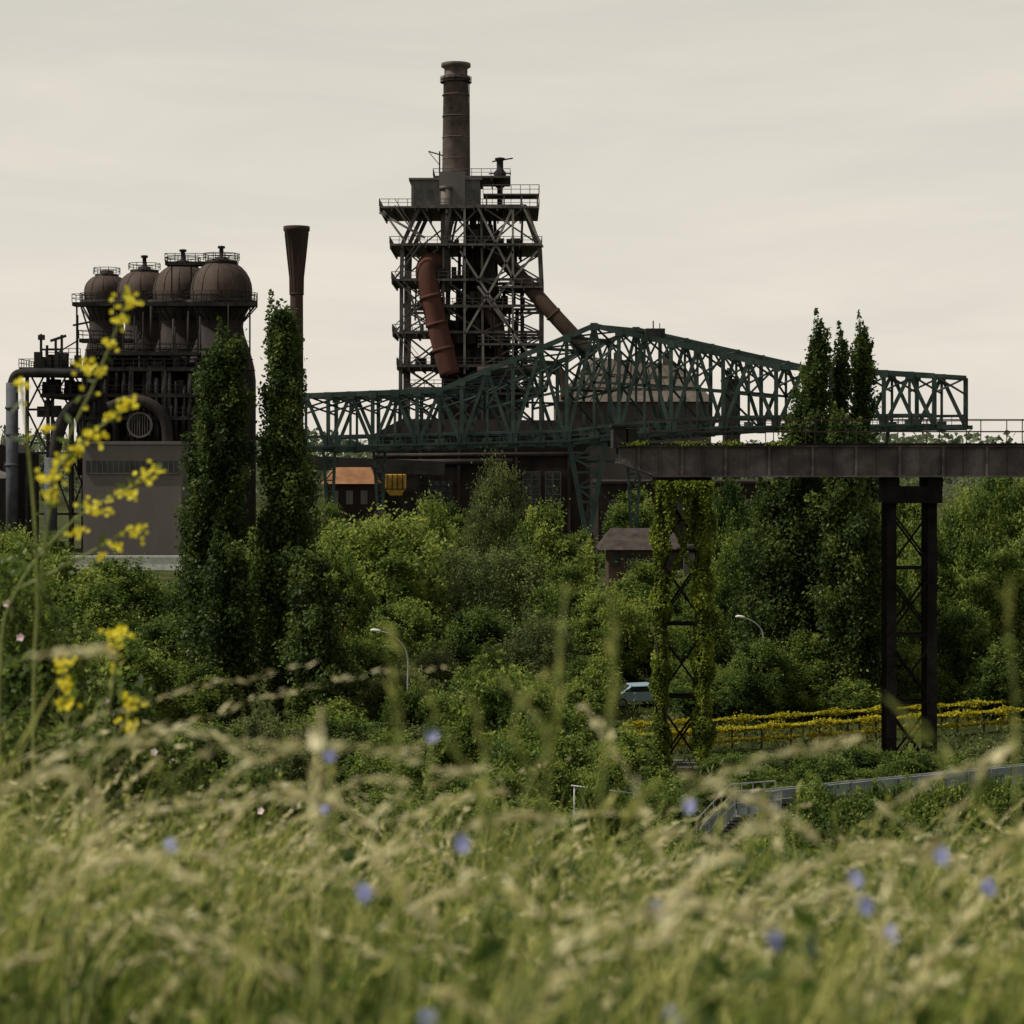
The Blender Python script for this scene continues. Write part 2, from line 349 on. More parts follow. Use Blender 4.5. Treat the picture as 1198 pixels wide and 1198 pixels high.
# poplars
def poplar(u,v,d,w,lean,label,nb=120,per=330,bulge=.33,te=.55,ph=0.0,rag=.16):
    x=sx(u,d); H=CAMZ-(v-530)*d/K-float(hill(x,d)); R=w*d/K/2
    o=top('poplar_tree',label,'tree',(x,d,float(hill(x,d))),'tall slender poplars')
    P=[];T=[]; limbs=[]
    for i in range(nb):
        f=(i+.5)/nb; h0=H*(.01+.84*f)+random.uniform(-.4,.4); ang=i*2.399+random.uniform(-.4,.4)
        Ln=H*random.uniform(.09,.17)*(1-.3*f)
        ht=min(h0+Ln,H*random.uniform(.93,1.0)); ft=ht/H
        env=R*((.72+.28*min(1,ft/bulge)) if ft<bulge else (max(0,(1-ft))/(1-bulge))**te)
        sd=1+rag*math.sin(ft*19+ph+math.copysign(1.2,math.cos(ang)))+rag*.65*math.sin(ft*41+ph*2+ang)
        rr=env*random.uniform(.45,1.04)*sd
        s=np.array([0,0,h0]); tpt=np.array([math.cos(ang)*rr,math.sin(ang)*rr,ht])
        s[0]=lean*R*(h0/H)**2; tpt[0]+=lean*R*(ht/H)**2+.10*R
        limbs.append((s,tpt))
        n=per; t=rng.uniform(.15,1.06,n)**.8
        c=s+(tpt-s)*t[:,None]; c[:,:2]=s[:2]+(tpt-s)[:2]*(t[:,None]**1.25)
        wd=(.34+.22*R*(1-f*.5))*(1.2-.85*np.abs(t-.45))
        rad=rng.uniform(0,1,n)**.5; st=rng.uniform(0,1,n)<.10; rad[st]*=1.7
        c+=unit(n)*(rad*wd)[:,None]*np.array([1,1,1.4])
        tt=random.uniform(.0,.75)+rng.normal(0,.14,n)
        P.append(c);T.append(tt)
    for j in range(3):
        n=170; t=rng.uniform(0,1,n); c=np.stack([lean*R+np.full(n,.2*(j-1)*R),rng.normal(0,.1,n),H*(.86+.14*t-.025*j)],1)
        c+=unit(n)*(.5*(1.15-t))[:,None]; P.append(c);T.append(rng.uniform(.2,.6,n))
    P=np.concatenate(P);T=np.concatenate(T); P[:,2]=np.maximum(P[:,2],.1)
    ax=np.tile(np.array([.2,0,1.0]),(len(P),1))
    link('crown',leaf_mesh('poplar_crown',P,rng.uniform(.09,.18,len(P)),T,L_poplar,.58,ax,.3),o)
    b=MB(); b.tube([Vector((lean*R*(i/8)**2,0,H*.95*i/8-.2*(i==0))) for i in range(9)],[.38*(1-.115*i) for i in range(9)],9)
    for s,t in limbs[::3]: b.tube([Vector(s),Vector(s).lerp(Vector(t),.5)+Vector((0,0,.2)),Vector(t)],[.09,.06,.02],4)
    bo=b.obj('trunk',None,M_bark); bo.parent=o
poplar(241,371,124,88,.55,'tall dark poplar with wind-blown crown beside the old works',205,310,.66,.42,0.3,.07)
poplar(336,338,124,78,-.28,'tallest dark green poplar standing in the park',215,310,.40,.52,2.1,.07)
poplar(368,640,119,86,-.2,'young poplar growing at the foot of taller ones',70,300,.5,.5)
poplar(262,620,122,90,0,'shorter poplar leaning against taller ones',70,300,.6,.5)
poplar(934,361,136,56,.95,'slender poplar rising behind the steel viaduct',120,250,.62,.5,1.0,.25)
poplar(975,376,137,32,.6,'thin poplar between two taller ones',80,200,.6,.6,2.2,.25)
poplar(1002,364,138,42,.35,'slender poplar with pointed top behind the viaduct',105,230,.6,.5,3.1,.25)
poplar(925,455,134,78,.3,'broad leafy poplar behind the viaduct girder',110,280,.6,.5,.5,.25)
poplar(985,470,132,84,0,'dark poplar with foliage to the ground',110,280,.5,.5,1.5,.25)
poplar(898,555,135,90,0,'leafy poplar filling the gap behind the viaduct',80,260,.6,.5,1.5,.25)
poplar(1012,600,133,80,0,'short leafy poplar at the foot of taller ones',60,260,.5,.5,.5,.25)

# far wood
n=42000; xx=rng.uniform(-420,420,n); yy=rng.uniform(640,820,n)
hh=21+2.6*np.sin(xx*.06)+1.8*np.sin(xx*.17+1)+1.2*np.sin(xx*.41)
zz=hh*rng.uniform(0,1,n)**.5
fw=link('distant_wood',leaf_mesh('distant_wood',np.stack([xx,yy,zz],1),rng.uniform(.7,1.5,n),rng.uniform(.1,.9,n)+.15*np.sin(xx*.4),L_far,.7)); fw['kind']='stuff'; fw['label']='hazy far wood along the horizon'; fw['category']='wood'
n=100000; yy=np.sqrt(rng.uniform(0,1,n)*(215**2-48**2)+48**2); xx=rng.uniform(-.30,.30,n)*yy
patch=np.sin(xx*.35+1)*np.sin(yy*.23)+.6*np.sin(xx*.9+yy*.4)
hz=np.abs(rng.normal(0,.28,n))*(1+.7*patch)
P=np.stack([xx,yy,hill(xx,yy)+np.abs(hz)],1)
ax=np.tile(np.array([0,0,1.]),(len(P),1))
gc=link('ground_cover',leaf_mesh('ground_cover',P,rng.uniform(.12,.30,len(P)),.45+.2*patch+rng.normal(0,.18,len(P)),L_cover,.3,ax,.5)); gc['kind']='stuff'; gc['label']='rough grass and weeds on the valley floor'; gc['category']='ground cover'

# ------------------------------------------------------------ blast furnace
D=360
bf=top('blast_furnace','disused rusty blast furnace tower with brick chimney and steel platforms','blast furnace',(sx(555,D),D,0))
G=lambda u,v,dd=0: E(u,v,D,dd)
b=MB()
b.lathe(G(562,530,0),[(7.5,0),(7.5,12),(6.5,16),(7.2,22),(7.2,27),(4.6,36),(3.6,44),(2.8,48),(2.2,57)],24)
b.obj('furnace_shaft',bf,M_stove)
b=MB()
c=G(533,530,2)
b.lathe(c,[(2.5,sz(250,D)),(2.45,sz(210,D)),(2.2,sz(92,D)),(2.5,sz(91,D)),(2.5,sz(88,D)),(2.05,sz(86,D)),(2.05,sz(78,D)),(2.6,sz(76,D)),(2.6,sz(72,D)),(2.1,sz(71.5,D)),(1.9,sz(76,D))],24)
for v in (110,135,160,185,200): b.lathe(c,[(2.42,sz(v,D)),(2.47,sz(v-.6,D)),(2.42,sz(v-1.2,D))],24)
b.obj('chimney',bf,M_brick,'sooty round brick chimney with banded top')
b=MB()
for k in range(16):
    a=2*math.pi*k/16; q=c+Vector((math.cos(a)*2.75,math.sin(a)*2.75,0)); q2=c+Vector((math.cos(a+.39)*2.75,math.sin(a+.39)*2.75,0))
    q.z=q2.z=sz(94,D); b.rail(q,q2,.9,9,.07)
b.lathe(c,[(2.3,sz(94.5,D)),(2.8,sz(94.4,D)),(2.8,sz(93.8,D)),(2.3,sz(93.7,D))],16)
b.beam((c.x+2.5,c.y-1.2,sz(250,D)),(c.x+2.35,c.y-1.2,sz(90,D)),.18)
b.obj('chimney_gallery',bf,M_dark)
b=MB()
p0=G(483,248,-6); p1=G(562,216,6); b.box(p0.x,p1.x,p0.y,p1.y,p0.z,p1.z)
b.box(p0.x-.4,p1.x+.4,p0.y-.4,p1.y+.4,p1.z,p1.z+.35)
b.box(G(515,216,-6).x,G(545,216,-6).x,p0.y-.5,p0.y-.002,p0.z,p1.z+1.4)
for k in range(9): xk=p0.x+.3+k*1.4; b.box(xk,xk+.18,p0.y-.12,p0.y-.001,p0.z,p1.z-.01)
b.obj('charging_house',bf,M_conc,'grey concrete charging house on the top platform')
for uu in (490,502,549,556):
    b=MB(); q=G(uu,238,-6.05); b.box(q.x,q.x+.9,q.y-.09,q.y+.1,q.z,q.z+1.7); b.obj('window',bf,M_glass)
levels=[(248,494,614),(292,474,630),(332,473,632),(362,473,632),(392,473,632),(430,472,632),(462,472,632),(500,471,633),(545,470,634),(595,470,634)]
fr=MB()
us=lambda i:[levels[i][1],levels[i][1]+(levels[i][2]-levels[i][1])*.30,levels[i][1]+(levels[i][2]-levels[i][1])*.58,levels[i][2]]
for dd,dxs,pa,pb in ((-9,0,.85,.55),(0,2,.4,.4),(9,3,.7,.5)):
    for i in range(len(levels)-1):
        a=us(i); c2=us(i+1); v0=levels[i][0]; v1=levels[i+1][0]
        for k in range(4):
            fr.beam(G(a[k]+dxs,v0,dd),G(c2[k]+dxs,v1,dd),.65 if k in(0,3) else .42)
        for k in range(3):
            fr.beam(G(a[k]+dxs,v0,dd),G(a[k+1]+dxs,v0,dd),.34,.45)
            if random.random()<pa: fr.beam(G(a[k]+dxs,v0,dd),G(c2[k+1]+dxs,v1,dd),.26)
            if random.random()<pb: fr.beam(G(a[k+1]+dxs,v0,dd),G(c2[k]+dxs,v1,dd),.26)
    for k,uu in enumerate(us(len(levels)-1)): 
        q=G(uu+dxs,levels[-1][0],dd); fr.beam(q,(q.x,q.y,0),.8)
for i in range(0,len(levels),2):
    for k in range(4):
        uu=us(i)[k]; fr.beam(G(uu,levels[i][0],-9),G(uu+3,levels[i][0],9),.4,.5)
fr.obj('steel_frame',bf,M_steel)
fr=MB()
for a,c2 in (((448,256),(500,285)),((452,254),(478,290)),((610,246),(634,296)),((560,250),(600,330)),((600,250),(560,335)),((540,300),(600,392)),((600,300),(545,395)),
             ((545,250),(545,440)),((600,250),(600,420)),((560,340),(628,430)),((628,300),(575,360)),((480,340),(500,400)),((566,395),(566,470))):
    fr.beam(G(a[0],a[1],-9.6),G(c2[0],c2[1],-9.6),.38)
fr.obj('front_bracing',bf,M_pale,'pale weathered diagonal steel bracing')
for v,u0,u1,d0,d1 in ((210,508,597,-5,7),(249,448,630,-10,10),(292,460,633,-10.5,10),(332,462,548,-10.5,6),(340,585,634,-10.5,2),(362,520,600,-10,5),(392,463,520,-10.5,5),(405,560,632,-10,3),(430,468,634,-10.5,9),(455,478,640,-10.5,9)):
    b=MB(); p=G(u0,v,d0); q=G(u1,v,d1); b.box(p.x,q.x,p.y,q.y,p.z-.35,p.z)
    for t in range(int((q.x-p.x)/2)): b.box(p.x+t*2,p.x+t*2+.25,p.y+.1,q.y-.1,p.z-.8,p.z-.352)
    b.obj('platform',bf,M_steel)
    b=MB(); zz0=p.z
    b.rail((p.x,p.y,zz0),(q.x,p.y,zz0),1.2,1.6,.1); b.rail((p.x,q.y,zz0),(q.x,q.y,zz0),1.2,1.6,.1)
    b.rail((p.x,p.y,zz0),(p.x,q.y,zz0),1.2,1.6,.1); b.rail((q.x,p.y,zz0),(q.x,q.y,zz0),1.2,1.6,.1)
    b.obj('railing',bf,M_steel)
b=MB(); p=G(566,234,-9);q=G(630,234,-4); b.box(p.x,q.x,p.y,q.y,p.z-.25,p.z); b.rail((p.x,p.y,p.z),(q.x,p.y,p.z),1.5,1.5,.11); b.rail((q.x,p.y,p.z),(q.x,q.y,p.z),1.5,1.5,.11)
for uu in (570,590,610,628): b.beam(G(uu,249,-8.7),G(uu,234,-8.7),.25)
b.obj('upper_gallery',bf,M_steel)
b=MB(); m0=G(585,530,-2)
b.lathe(m0,[(.5,sz(260,D)),(.5,sz(222,D)),(.9,sz(220,D)),(1.1,sz(212,D)),(1.1,sz(204,D)),(.6,sz(200,D)),(.6,sz(190,D)),(.9,sz(189,D)),(.9,sz(187,D)),(.2,sz(186,D))],14)
b.beam(G(576,191,-2),G(600,187,-2),.22); b.beam(G(572,205,-2),G(598,205,-2),.2)
b.obj('bleeder_valve',bf,M_dark)
b=MB(); b.beam(G(515,209,-3),G(515,180,-3),.25); b.beam(G(502,180,-3),G(519,185,-3),.2); b.beam(G(502,180,-3),G(515,196,-3),.12); b.obj('davit_crane',bf,M_dark)
b=MB(); b.lathe(G(523,530,-6.8),[(.9,sz(345,D)),(.9,sz(224,D)),(1.1,sz(224,D)),(1.1,sz(228,D))],14); b.obj('gas_uptake',bf,M_steel,'vertical gas uptake pipe')
b=MB(); b.tube(chain([G(512,311,-7.5),G(504,314,-8.8),G(501,324,-9.4),G(504,342,-9.8),G(512,376,-10),G(520,408,-10.4),G(529,442,-10.8)],5),1.8,20)
for p,q in ((G(506,350,-9.9),G(507,354,-9.9)),(G(513,381,-10.1),G(514,385,-10.1)),(G(520.5,410,-10.4),G(521.5,414,-10.4))): b.tube([p,q],1.96,20)
b.obj('downcomer_pipe',bf,M_red,'thick rust-red downcomer pipe slanting down')
b=MB(); b.tube(chain([G(578,298,-5),G(592,310,-6),G(614,335,-8),G(645,371,-10),G(690,420,-11)],5),1.3,16)
for p,q in ((G(614,335,-8),G(616,337.4,-8.1)),(G(645,371,-10),G(647,373.2,-10))): b.tube([p,q],1.45,16)
b.obj('downcomer_pipe',bf,M_rust,'dark rusty sloping pipe')
b=MB(); b.tube([G(560,345,-8),G(584,395,-8),G(586,450,-8)],.8,12); b.obj('gas_pipe',bf,M_rust)
b=MB(); b.tube(chain([G(560,438,-12),G(600,436,-12),G(650,437,-12),G(660,470,-12)],4),.8,12); b.obj('ring_main',bf,M_rust,'rusty horizontal pipe')
b=MB()
for _ in range(120):
    uu=random.triangular(478,628,555); vv=random.choice([292,332,362,392,405,430,455]); p=G(uu,vv,random.uniform(-9.5,4)); s=random.uniform(.5,1.6); b.box(p.x,p.x+s,p.y,p.y+s,p.z-.01,p.z+random.uniform(.8,2.8))
for _ in range(54):
    uu=random.triangular(480,628,555); v0=random.choice([249,292,332,362,392]); p=G(uu,v0,random.uniform(-9,6)); q=G(uu+random.uniform(-3,3),v0+random.uniform(40,90),p.y-D); b.tube([p,q],random.uniform(.14,.34),8)
b.obj('machinery',bf,M_dark,kind='stuff')
b=MB()
for i,(v0,v1) in enumerate(((292,249),(332,292),(362,332),(392,362),(430,392))):
    u0,u1=(466,496) if i%2 else (496,466)
    for o_ in (-10.9,-10.1):
        b.beam(G(u0,v0,o_),G(u1,v1,o_),.22); b.beam(G(u0,v0-7,o_),G(u1,v1-7,o_),.09)
b.obj('stairway',bf,M_steel)

# ------------------------------------------------------------ hot blast stoves
for i,(u,vt,w,d,vent) in enumerate(((125,321,25,366,0),(169,316,30,356,1),(214,309,33,346,1),(259,305,34,336,1))):
    z=lambda v:sz(v,d); s=d/K
    o=top('hot_blast_stove','rusty hot blast stove with broad mushroom-shaped dome','blast stove',(sx(u,d),d,0),'row of hot blast stoves')
    c=E(u,530,d); b=MB()
    prof=[(w*1.18*s,0),(w*1.18*s,z(446)),(w*1.13*s,z(430)),(w*.98*s,z(410)),(w*.80*s,z(393)),(w*.74*s,z(382)),(w*.79*s,z(371)),(w*.98*s,z(359))]
    b.lathe([*c],prof,30)
    for v,f_ in ((410,.98),(421,1.065),(434,1.14)): b.lathe(c,[(w*f_*s,z(v)),(w*f_*s+.18,z(v-.5)),(w*f_*s,z(v-1.2))],30)
    b.obj('shell',o,M_stove)
    b=MB(); dome=[(w*.97*s,z(360)),(w*1.04*s,z(351)),(w*1.06*s,z(344))]
    hd=(341-vt)
    for k in range(0,11):
        a=k/10*math.pi/2; dome.append((w*1.05*s*math.cos(a)**.9,z(341-hd*math.sin(a))))
    b.lathe(c,dome,30)
    for k in range(12):
        a=k/12*2*math.pi
        for j in range(6):
            a0=j/7*math.pi/2;a1=(j+1)/7*math.pi/2; R=w*1.06*s
            b.beam((c.x+math.cos(a)*R*math.cos(a0)**.9,c.y+math.sin(a)*R*math.cos(a0)**.9,z(341-hd*math.sin(a0))),(c.x+math.cos(a)*R*math.cos(a1)**.9,c.y+math.sin(a)*R*math.cos(a1)**.9,z(341-hd*math.sin(a1))),.09)
    b.obj('dome',o,M_dome)
    b=MB(); b.lathe(c,[(w*.55*s,z(vt+5)),(w*.55*s,z(vt)),(1.1,z(vt-.2)),(1.1,z(vt-4))]+([(.35,z(vt-4.5)),(.35,z(vt-14)),(.6,z(vt-14.5)),(.6,z(vt-17)),(.2,z(vt-17.5))] if vent else [(.3,z(vt-5))]),14)
    R=w*.62*s
    for k in range(10):
        a=k/10*6.283;a2=(k+1)/10*6.283; b.rail((c.x+R*math.cos(a),c.y+R*math.sin(a),z(vt)),(c.x+R*math.cos(a2),c.y+R*math.sin(a2),z(vt)),1.1,5,.1)
    b.obj('vent_stack',o,M_dark)
    b=MB(); R=w*1.24*s
    b.lathe(c,[(w*.9*s,z(360)),(R,z(358)),(R,z(352)),(w*.9*s,z(351.5))],30)
    for k in range(22):
        a=k/22*6.283;a2=(k+1)/22*6.283; b.rail((c.x+R*math.cos(a),c.y+R*math.sin(a),z(352)),(c.x+R*math.cos(a2),c.y+R*math.sin(a2),z(352)),1.25,5,.09)
        b.beam((c.x+R*math.cos(a),c.y+R*math.sin(a),z(358)),(c.x+.78*w*s*math.cos(a),c.y+.78*w*s*math.sin(a),z(376)),.16)
    b.obj('gallery',o,M_dark)
D2=332
sf=top('stove_platform_structure','dark steel platforms and gas mains around the stoves','steel structure',(sx(110,D2),D2,0))
S=lambda u,v,dd=0:E(u,v,D2,dd)
for v,u0,u1,d0,d1 in ((432,36,262,-8,22),(414,120,240,-8,-4),(356,92,302,-5,-2),(303,188,272,4,7),(398,100,160,-5,-2),(462,60,250,-8,18),(488,100,240,-8,12)):
    b=MB(); p=S(u0,v,d0);q=S(u1,v,d1); b.box(p.x,q.x,p.y,q.y,p.z-.6,p.z)
    b.rail((p.x,p.y,p.z),(q.x,p.y,p.z),1.3,1.6,.1); b.rail((p.x,q.y,p.z),(q.x,q.y,p.z),1.3,1.6,.1); b.rail((p.x,p.y,p.z),(p.x,q.y,p.z),1.3,1.6,.1)
    if v==303:
        for uu in (195,218,243,264): b.beam(S(uu,303,5),S(uu,345,5),.2)
    b.obj('platform',sf,M_dark)
b=MB(); p=S(108,520,-2);q=S(262,446,6); b.box(p.x,q.x,p.y,q.y,0,q.z); b.obj('gas_burner_block',sf,M_stove)
b=MB()
for uu in (42,66,92,118,146,176,206,232,258):
    for dd in (-6,12):
        b.beam(S(uu,432,dd),(S(uu,432,dd).x,D2+dd,0),.5)
for uu in (96,147,192,236,296): b.beam(S(uu,356,-4),S(uu,432,-4),.24)
b.beam(S(96,356,-1.5),S(112,400,-3),.2); b.beam(S(147,360,-4),S(192,430,-4),.16); b.beam(S(192,360,-4),S(147,430,-4),.16)
for k,(a,c2) in enumerate(((42,66),(66,92),(92,118),(118,146),(146,176),(176,206))):
    for v0,v1 in ((432,480),(480,530),(530,600)):
        b.beam(S(a,v0,-6),S(c2,v1,-6),.25); b.beam(S(c2,v0,-6),S(a,v1,-6),.25); b.beam(S(a,v1,-6),S(c2,v1,-6),.35)
for u_,v0,v1 in ((53,392,432),(60,405,432),(70,398,432),(77,393,432),(95,370,432)): b.beam(S(u_,v0,-3),S(u_,v1,-3),.35)
b.beam(S(50,396,-3),S(57,396,-3),.8); b.beam(S(53,410,-3),S(78,410,-3),.3); b.beam(S(64,400,-3),S(82,394,-3),.4); b.beam(S(90,382,-3),S(110,378,-3),.3)
b.beam(S(70,415,-3),S(95,400,-3),.2); b.rail(S(60,418,-4),S(100,418,-4),1.2,1.5,.1)
b.obj('steel_frame',sf,M_dark)
b=MB(); b.tube(chain([S(140,440,-9),S(70,439,-9),S(44,439,-9),S(34,442,-9),S(30,452,-9)],5),.75,14); b.obj('gas_main',sf,M_dark,'dark horizontal gas main')
b=MB(); b.tube([S(30,450,-9),S(30,560,-9),S(30,650,-9)],.95,14)
for v in (480,510,545): b.lathe(S(30,530,-9),[(1.1,sz(v,D2)),(1.1,sz(v-3,D2))],14)
b.obj('downpipe',sf,M_bluepipe,'slim blue-grey vertical pipe')
b=MB(); b.tube([S(74,535,-9),S(74,655,-9)],1.0,14); b.obj('downpipe',sf,M_bluepipe)
b=MB(); b.tube(chain([S(125,462,-8.5),S(100,475,-8.5),S(84,500,-8.5),S(76,540,-8.5)],5),1.0,14); b.obj('gas_main',sf,M_dark)
b=MB(); b.tube(chain([S(140,478,-9),S(165,470,-9),S(190,476,-9),S(206,500,-9),S(206,560,-9)],4),.9,12); b.obj('gas_main',sf,M_stove)
b=MB()
cc=S(176,498,-9.5)
for k in range(24):
    a=k/24*6.283;a2=(k+1)/24*6.283
    b.beam(cc+Vector((math.cos(a)*1.9,0,math.sin(a)*1.9)),cc+Vector((math.cos(a2)*1.9,0,math.sin(a2)*1.9)),.3)
for k in range(-4,5): b.beam(cc+Vector((k*.4,0,-1.7)),cc+Vector((k*.4,0,1.7)),.1)
b.obj('fan_inlet',sf,M_steel)
b=MB()
for _ in range(110):
    p=S(random.uniform(45,245),random.choice([432,432,462,488]),random.uniform(-7.5,1)); s=random.uniform(.5,1.8); b.box(p.x,p.x+s,p.y,p.y+s,p.z-.01,p.z+random.uniform(.8,2.8))
for _ in range(50):
    p=S(random.uniform(100,250),random.uniform(422,480),-7.5); b.tube([p,p+Vector((0,0,-random.uniform(4,14)))],random.uniform(.2,.45),8)
for _ in range(16):
    p=S(random.uniform(105,280),random.uniform(356,385),-5.2); b.tube([p,p+Vector((0,0,-random.uniform(5,11)))],random.uniform(.1,.22),6)
b.obj('machinery',sf,M_dark,kind='stuff')

# blower house
D3=315
bh=top('blower_house','plain grey-rendered industrial building with a dark window band','building',(sx(150,D3),D3,0))
b=MB(); p=E(97,520,D3); q=E(212,520,D3); b.box(p.x,q.x,D3,D3+8,0,p.z); b.box(p.x-.3,q.x+.3,D3-.3,D3+8.3,p.z+.002,p.z+.5)
b.obj('wall',bh,M_wall)
b=MB(); p0=E(101,553,D3); q0=E(210,539,D3); b.box(p0.x,q0.x,D3-.06,D3+.05,p0.z,q0.z); b.obj('window_band',bh,M_glass)
b=MB()
for k in range(18):
    x=p0.x+(q0.x-p0.x)*k/17; b.box(x-.06,x+.06,D3-.14,D3-.062,p0.z,q0.z)
b.box(p0.x,q0.x,D3-.2,D3-.062,p0.z-.25,p0.z-.002)
b.obj('window_mullions',bh,M_steel)
lw=top('boundary_wall','long low pale concrete wall among trees','wall',(sx(110,300),296,0))
b=MB(); b.box(sx(40,296),sx(215,296),296,296.4,0,sz(655,296)+.3); b.box(sx(40,296)-.1,sx(215,296)+.1,295.9,296.5,sz(655,296)+.302,sz(655,296)+.6); b.obj('wall',lw,M_white)
lw=top('boundary_wall','low pale concrete wall behind the park trees','wall',(sx(855,240),240,0))
b=MB(); b.box(sx(800,240),sx(900,240),240,240.4,0,sz(640,240)); b.box(sx(800,240)-.1,sx(900,240)+.1,239.9,240.5,sz(640,240)+.002,sz(640,240)+.3); b.obj('wall',lw,M_conc)
for (u0,u1,v0,d,lab,m) in ((-20,22,530,350,'dark brick workshop beside the stoves',M_darkbrick),(-60,-5,560,330,'low grey industrial shed',M_conc)):
    o=top('workshop',lab,'building',(sx(u0,d),d,0)); b=MB(); z=sz(v0,d)
    b.prism([Vector((sx(u0,d),d,0)),Vector((sx(u1,d),d,0)),Vector((sx(u1,d),d,z)),Vector((sx((u0+u1)/2,d),d,z+1.5)),Vector((sx(u0,d),d,z))],(0,15,0)); b.obj('wall',o,m)
    for k in range(4):
        b=MB(); x=sx(u0+6+k*9,d); b.box(x,x+.8,d-.05,d+.05,z-4,z-1.5); b.obj('window',o,M_glass)

# flared chimney
ch_=top('flared_chimney','slim rusty steel chimney flaring out at the top','chimney',(sx(347,330),330,0))
s=330/K; zz=lambda v:sz(v,330)
b=MB(); b.lathe(E(347,530,330),[(9*s,0),(8*s,zz(480)),(7.6*s,zz(345)),(8*s,zz(325)),(10.5*s,zz(302)),(13.5*s,zz(272)),(15.5*s,zz(270)),(15.5*s,zz(265)),(13*s,zz(264.8)),(12*s,zz(272))],20); b.obj('shaft',ch_,M_rust)
b=MB()
for k in range(14):
    a=k/14*6.283; c=E(347,530,330); P_=[(7.9*s,345),(8.2*s,325),(10.7*s,302),(13.8*s,272)]
    for (r0,v0),(r1,v1) in zip(P_,P_[1:]): b.beam((c.x+r0*math.cos(a),c.y+r0*math.sin(a),zz(v0)),(c.x+r1*math.cos(a),c.y+r1*math.sin(a),zz(v1)),.14)
for v in (345,400,450): b.lathe(E(347,530,330),[(8.6*s,zz(v)),(8.6*s,zz(v-2))],20)
b.obj('stiffening_ribs',ch_,M_rust)

# ------------------------------------------------------------ cast house & halls
D4=345
o=top('cast_house','dark brick cast house with rusty roof and tall window grids','building',(sx(560,D4),D4,0))
b=MB(); b.box(sx(440,D4),sx(690,D4),D4,D4+30,0,sz(508,D4)); b.obj('wall',o,M_darkbrick)
b=MB(); b.prism([E(434,510,D4,-.6),E(696,510,D4,-.6),E(680,492,D4,-.6),E(470,490,D4,-.6)],(0,31,0)); b.obj('roof',o,M_stove)
def window_grid(o,u0,u1,v0,v1,d,nx_,nz_,m):
    p=E(u0,v1,d);q=E(u1,v0,d)
    b=MB(); b.box(p.x,q.x,d-.08,d+.05,p.z,q.z); w=b.obj('window',o,M_glass)
    b=MB()
    for i in range(nx_+1): x=p.x+(q.x-p.x)*i/nx_; b.box(x-.08,x+.08,d-.2,d-.082,p.z,q.z)
    for i in range(nz_+1): z=p.z+(q.z-p.z)*i/nz_; b.box(p.x,q.x,d-.215,d-.201,z-.07,z+.07)
    fo=b.obj('window_frame',o,m); fo.parent=w
window_grid(o,612,632,552,596,D4,2,5,M_steel); window_grid(o,638,656,552,596,D4,2,5,M_steel); window_grid(o,500,530,562,590,D4,4,4,M_dark); window_grid(o,452,480,520,545,D4,4,3,M_dark)
b=MB()
for uu in (445,490,535,580,602,664,686): b.box(sx(uu,D4),sx(uu,D4)+.5,D4-.4,D4-.001,0,sz(512,D4))
b.tube([E(440,533,D4,-1),E(688,531,D4,-1)],.35,8); b.tube([E(440,541,D4,-1.4),E(600,540,D4,-1.4)],.5,8)
b.obj('wall_pilasters',o,M_stove)
o=top('bunker_hall','low brown sheet-clad hall with sloping roof','building',(sx(740,392),392,0)); d=392
b=MB(); b.box(sx(652,d),sx(832,d),d,d+34,0,sz(470,d)); b.obj('wall',o,M_hall)
b=MB(); e0=sz(470,d)+.004; y0=d-.8; y1=d+34.8; xa=sx(648,d); xb=sx(836,d); rz=sz(417,405); ym=d+16
r0x=sx(694,400); r1x=sx(800,400)
b.v+=[Vector(p) for p in ((xa,y0,e0),(xb,y0,e0),(xb,y1,e0),(xa,y1,e0),(r0x,ym,rz),(r1x,ym,rz-1.5))]
b.f+=[(0,3,2,1),(0,1,5,4),(1,2,5),(2,3,4,5),(3,0,4)]; b.sm+=[False]*5
for k in range(1,18):
    t=k/18
    p=Vector((xa+(xb-xa)*t,y0,e0)); q=Vector((r0x+(r1x-r0x)*t,ym,rz-1.5*t)); b.beam(p,q,.14,.2)
for t in (.3,.62):
    p=Vector((xa+(r0x-xa)*t,y0+(ym-y0)*t,e0+(rz-e0)*t+.1)); q=Vector((xb+(r1x-xb)*t,y0+(ym-y0)*t,e0+(rz-1.5-e0)*t+.1)); b.beam(p,q,.5,.3)
for t in (.25,.5,.8): b.box(r0x+(r1x-r0x)*t,r0x+(r1x-r0x)*t+1.6,ym-.8,ym+.8,rz-2.5,rz+.9)
b.obj('roof',o,M_sheet,'weathered brown sheet-metal sloping roof')
o=top('vent_tower','dark steel vent tower next to the hall','tower',(sx(862,360),360,0)); d=360
b=MB(); b.box(sx(848,d),sx(866,d),d,d+4,0,sz(446,d)); b.box(sx(846,d),sx(868,d),d-.4,d+4.4,sz(446,d)+.002,sz(443,d)); b.lathe(E(855,530,d,2),[(.5,sz(443,d)),(.5,sz(430,d))],10); b.obj('shaft',o,M_dark)
o=top('ore_bunker_wall','long dark brick bunker building under the crane bridge','building',(sx(790,300),300,0)); d=300
b=MB(); b.box(sx(700,d),sx(900,d),d,d+20,0,sz(566,d)); b.box(sx(700,d)-.3,sx(900,d)+.3,d-.3,d+20.3,sz(566,d)+.002,sz(563,d)); b.obj('wall',o,M_darkbrick)
for k in range(9):
    b=MB(); x=sx(712+k*20,d); b.box(x,x+1.3,d-.06,d+.05,sz(604,d),sz(584,d)); b.obj('window',o,M_glass)
o=top('rusty_shed','low shed with flat-topped rust-orange roof','shed',(sx(405,275),275,0)); d=275
b=MB(); b.box(sx(380,d),sx(438,d),d,d+8,0,sz(566,d)); b.obj('wall',o,M_darkbrick)
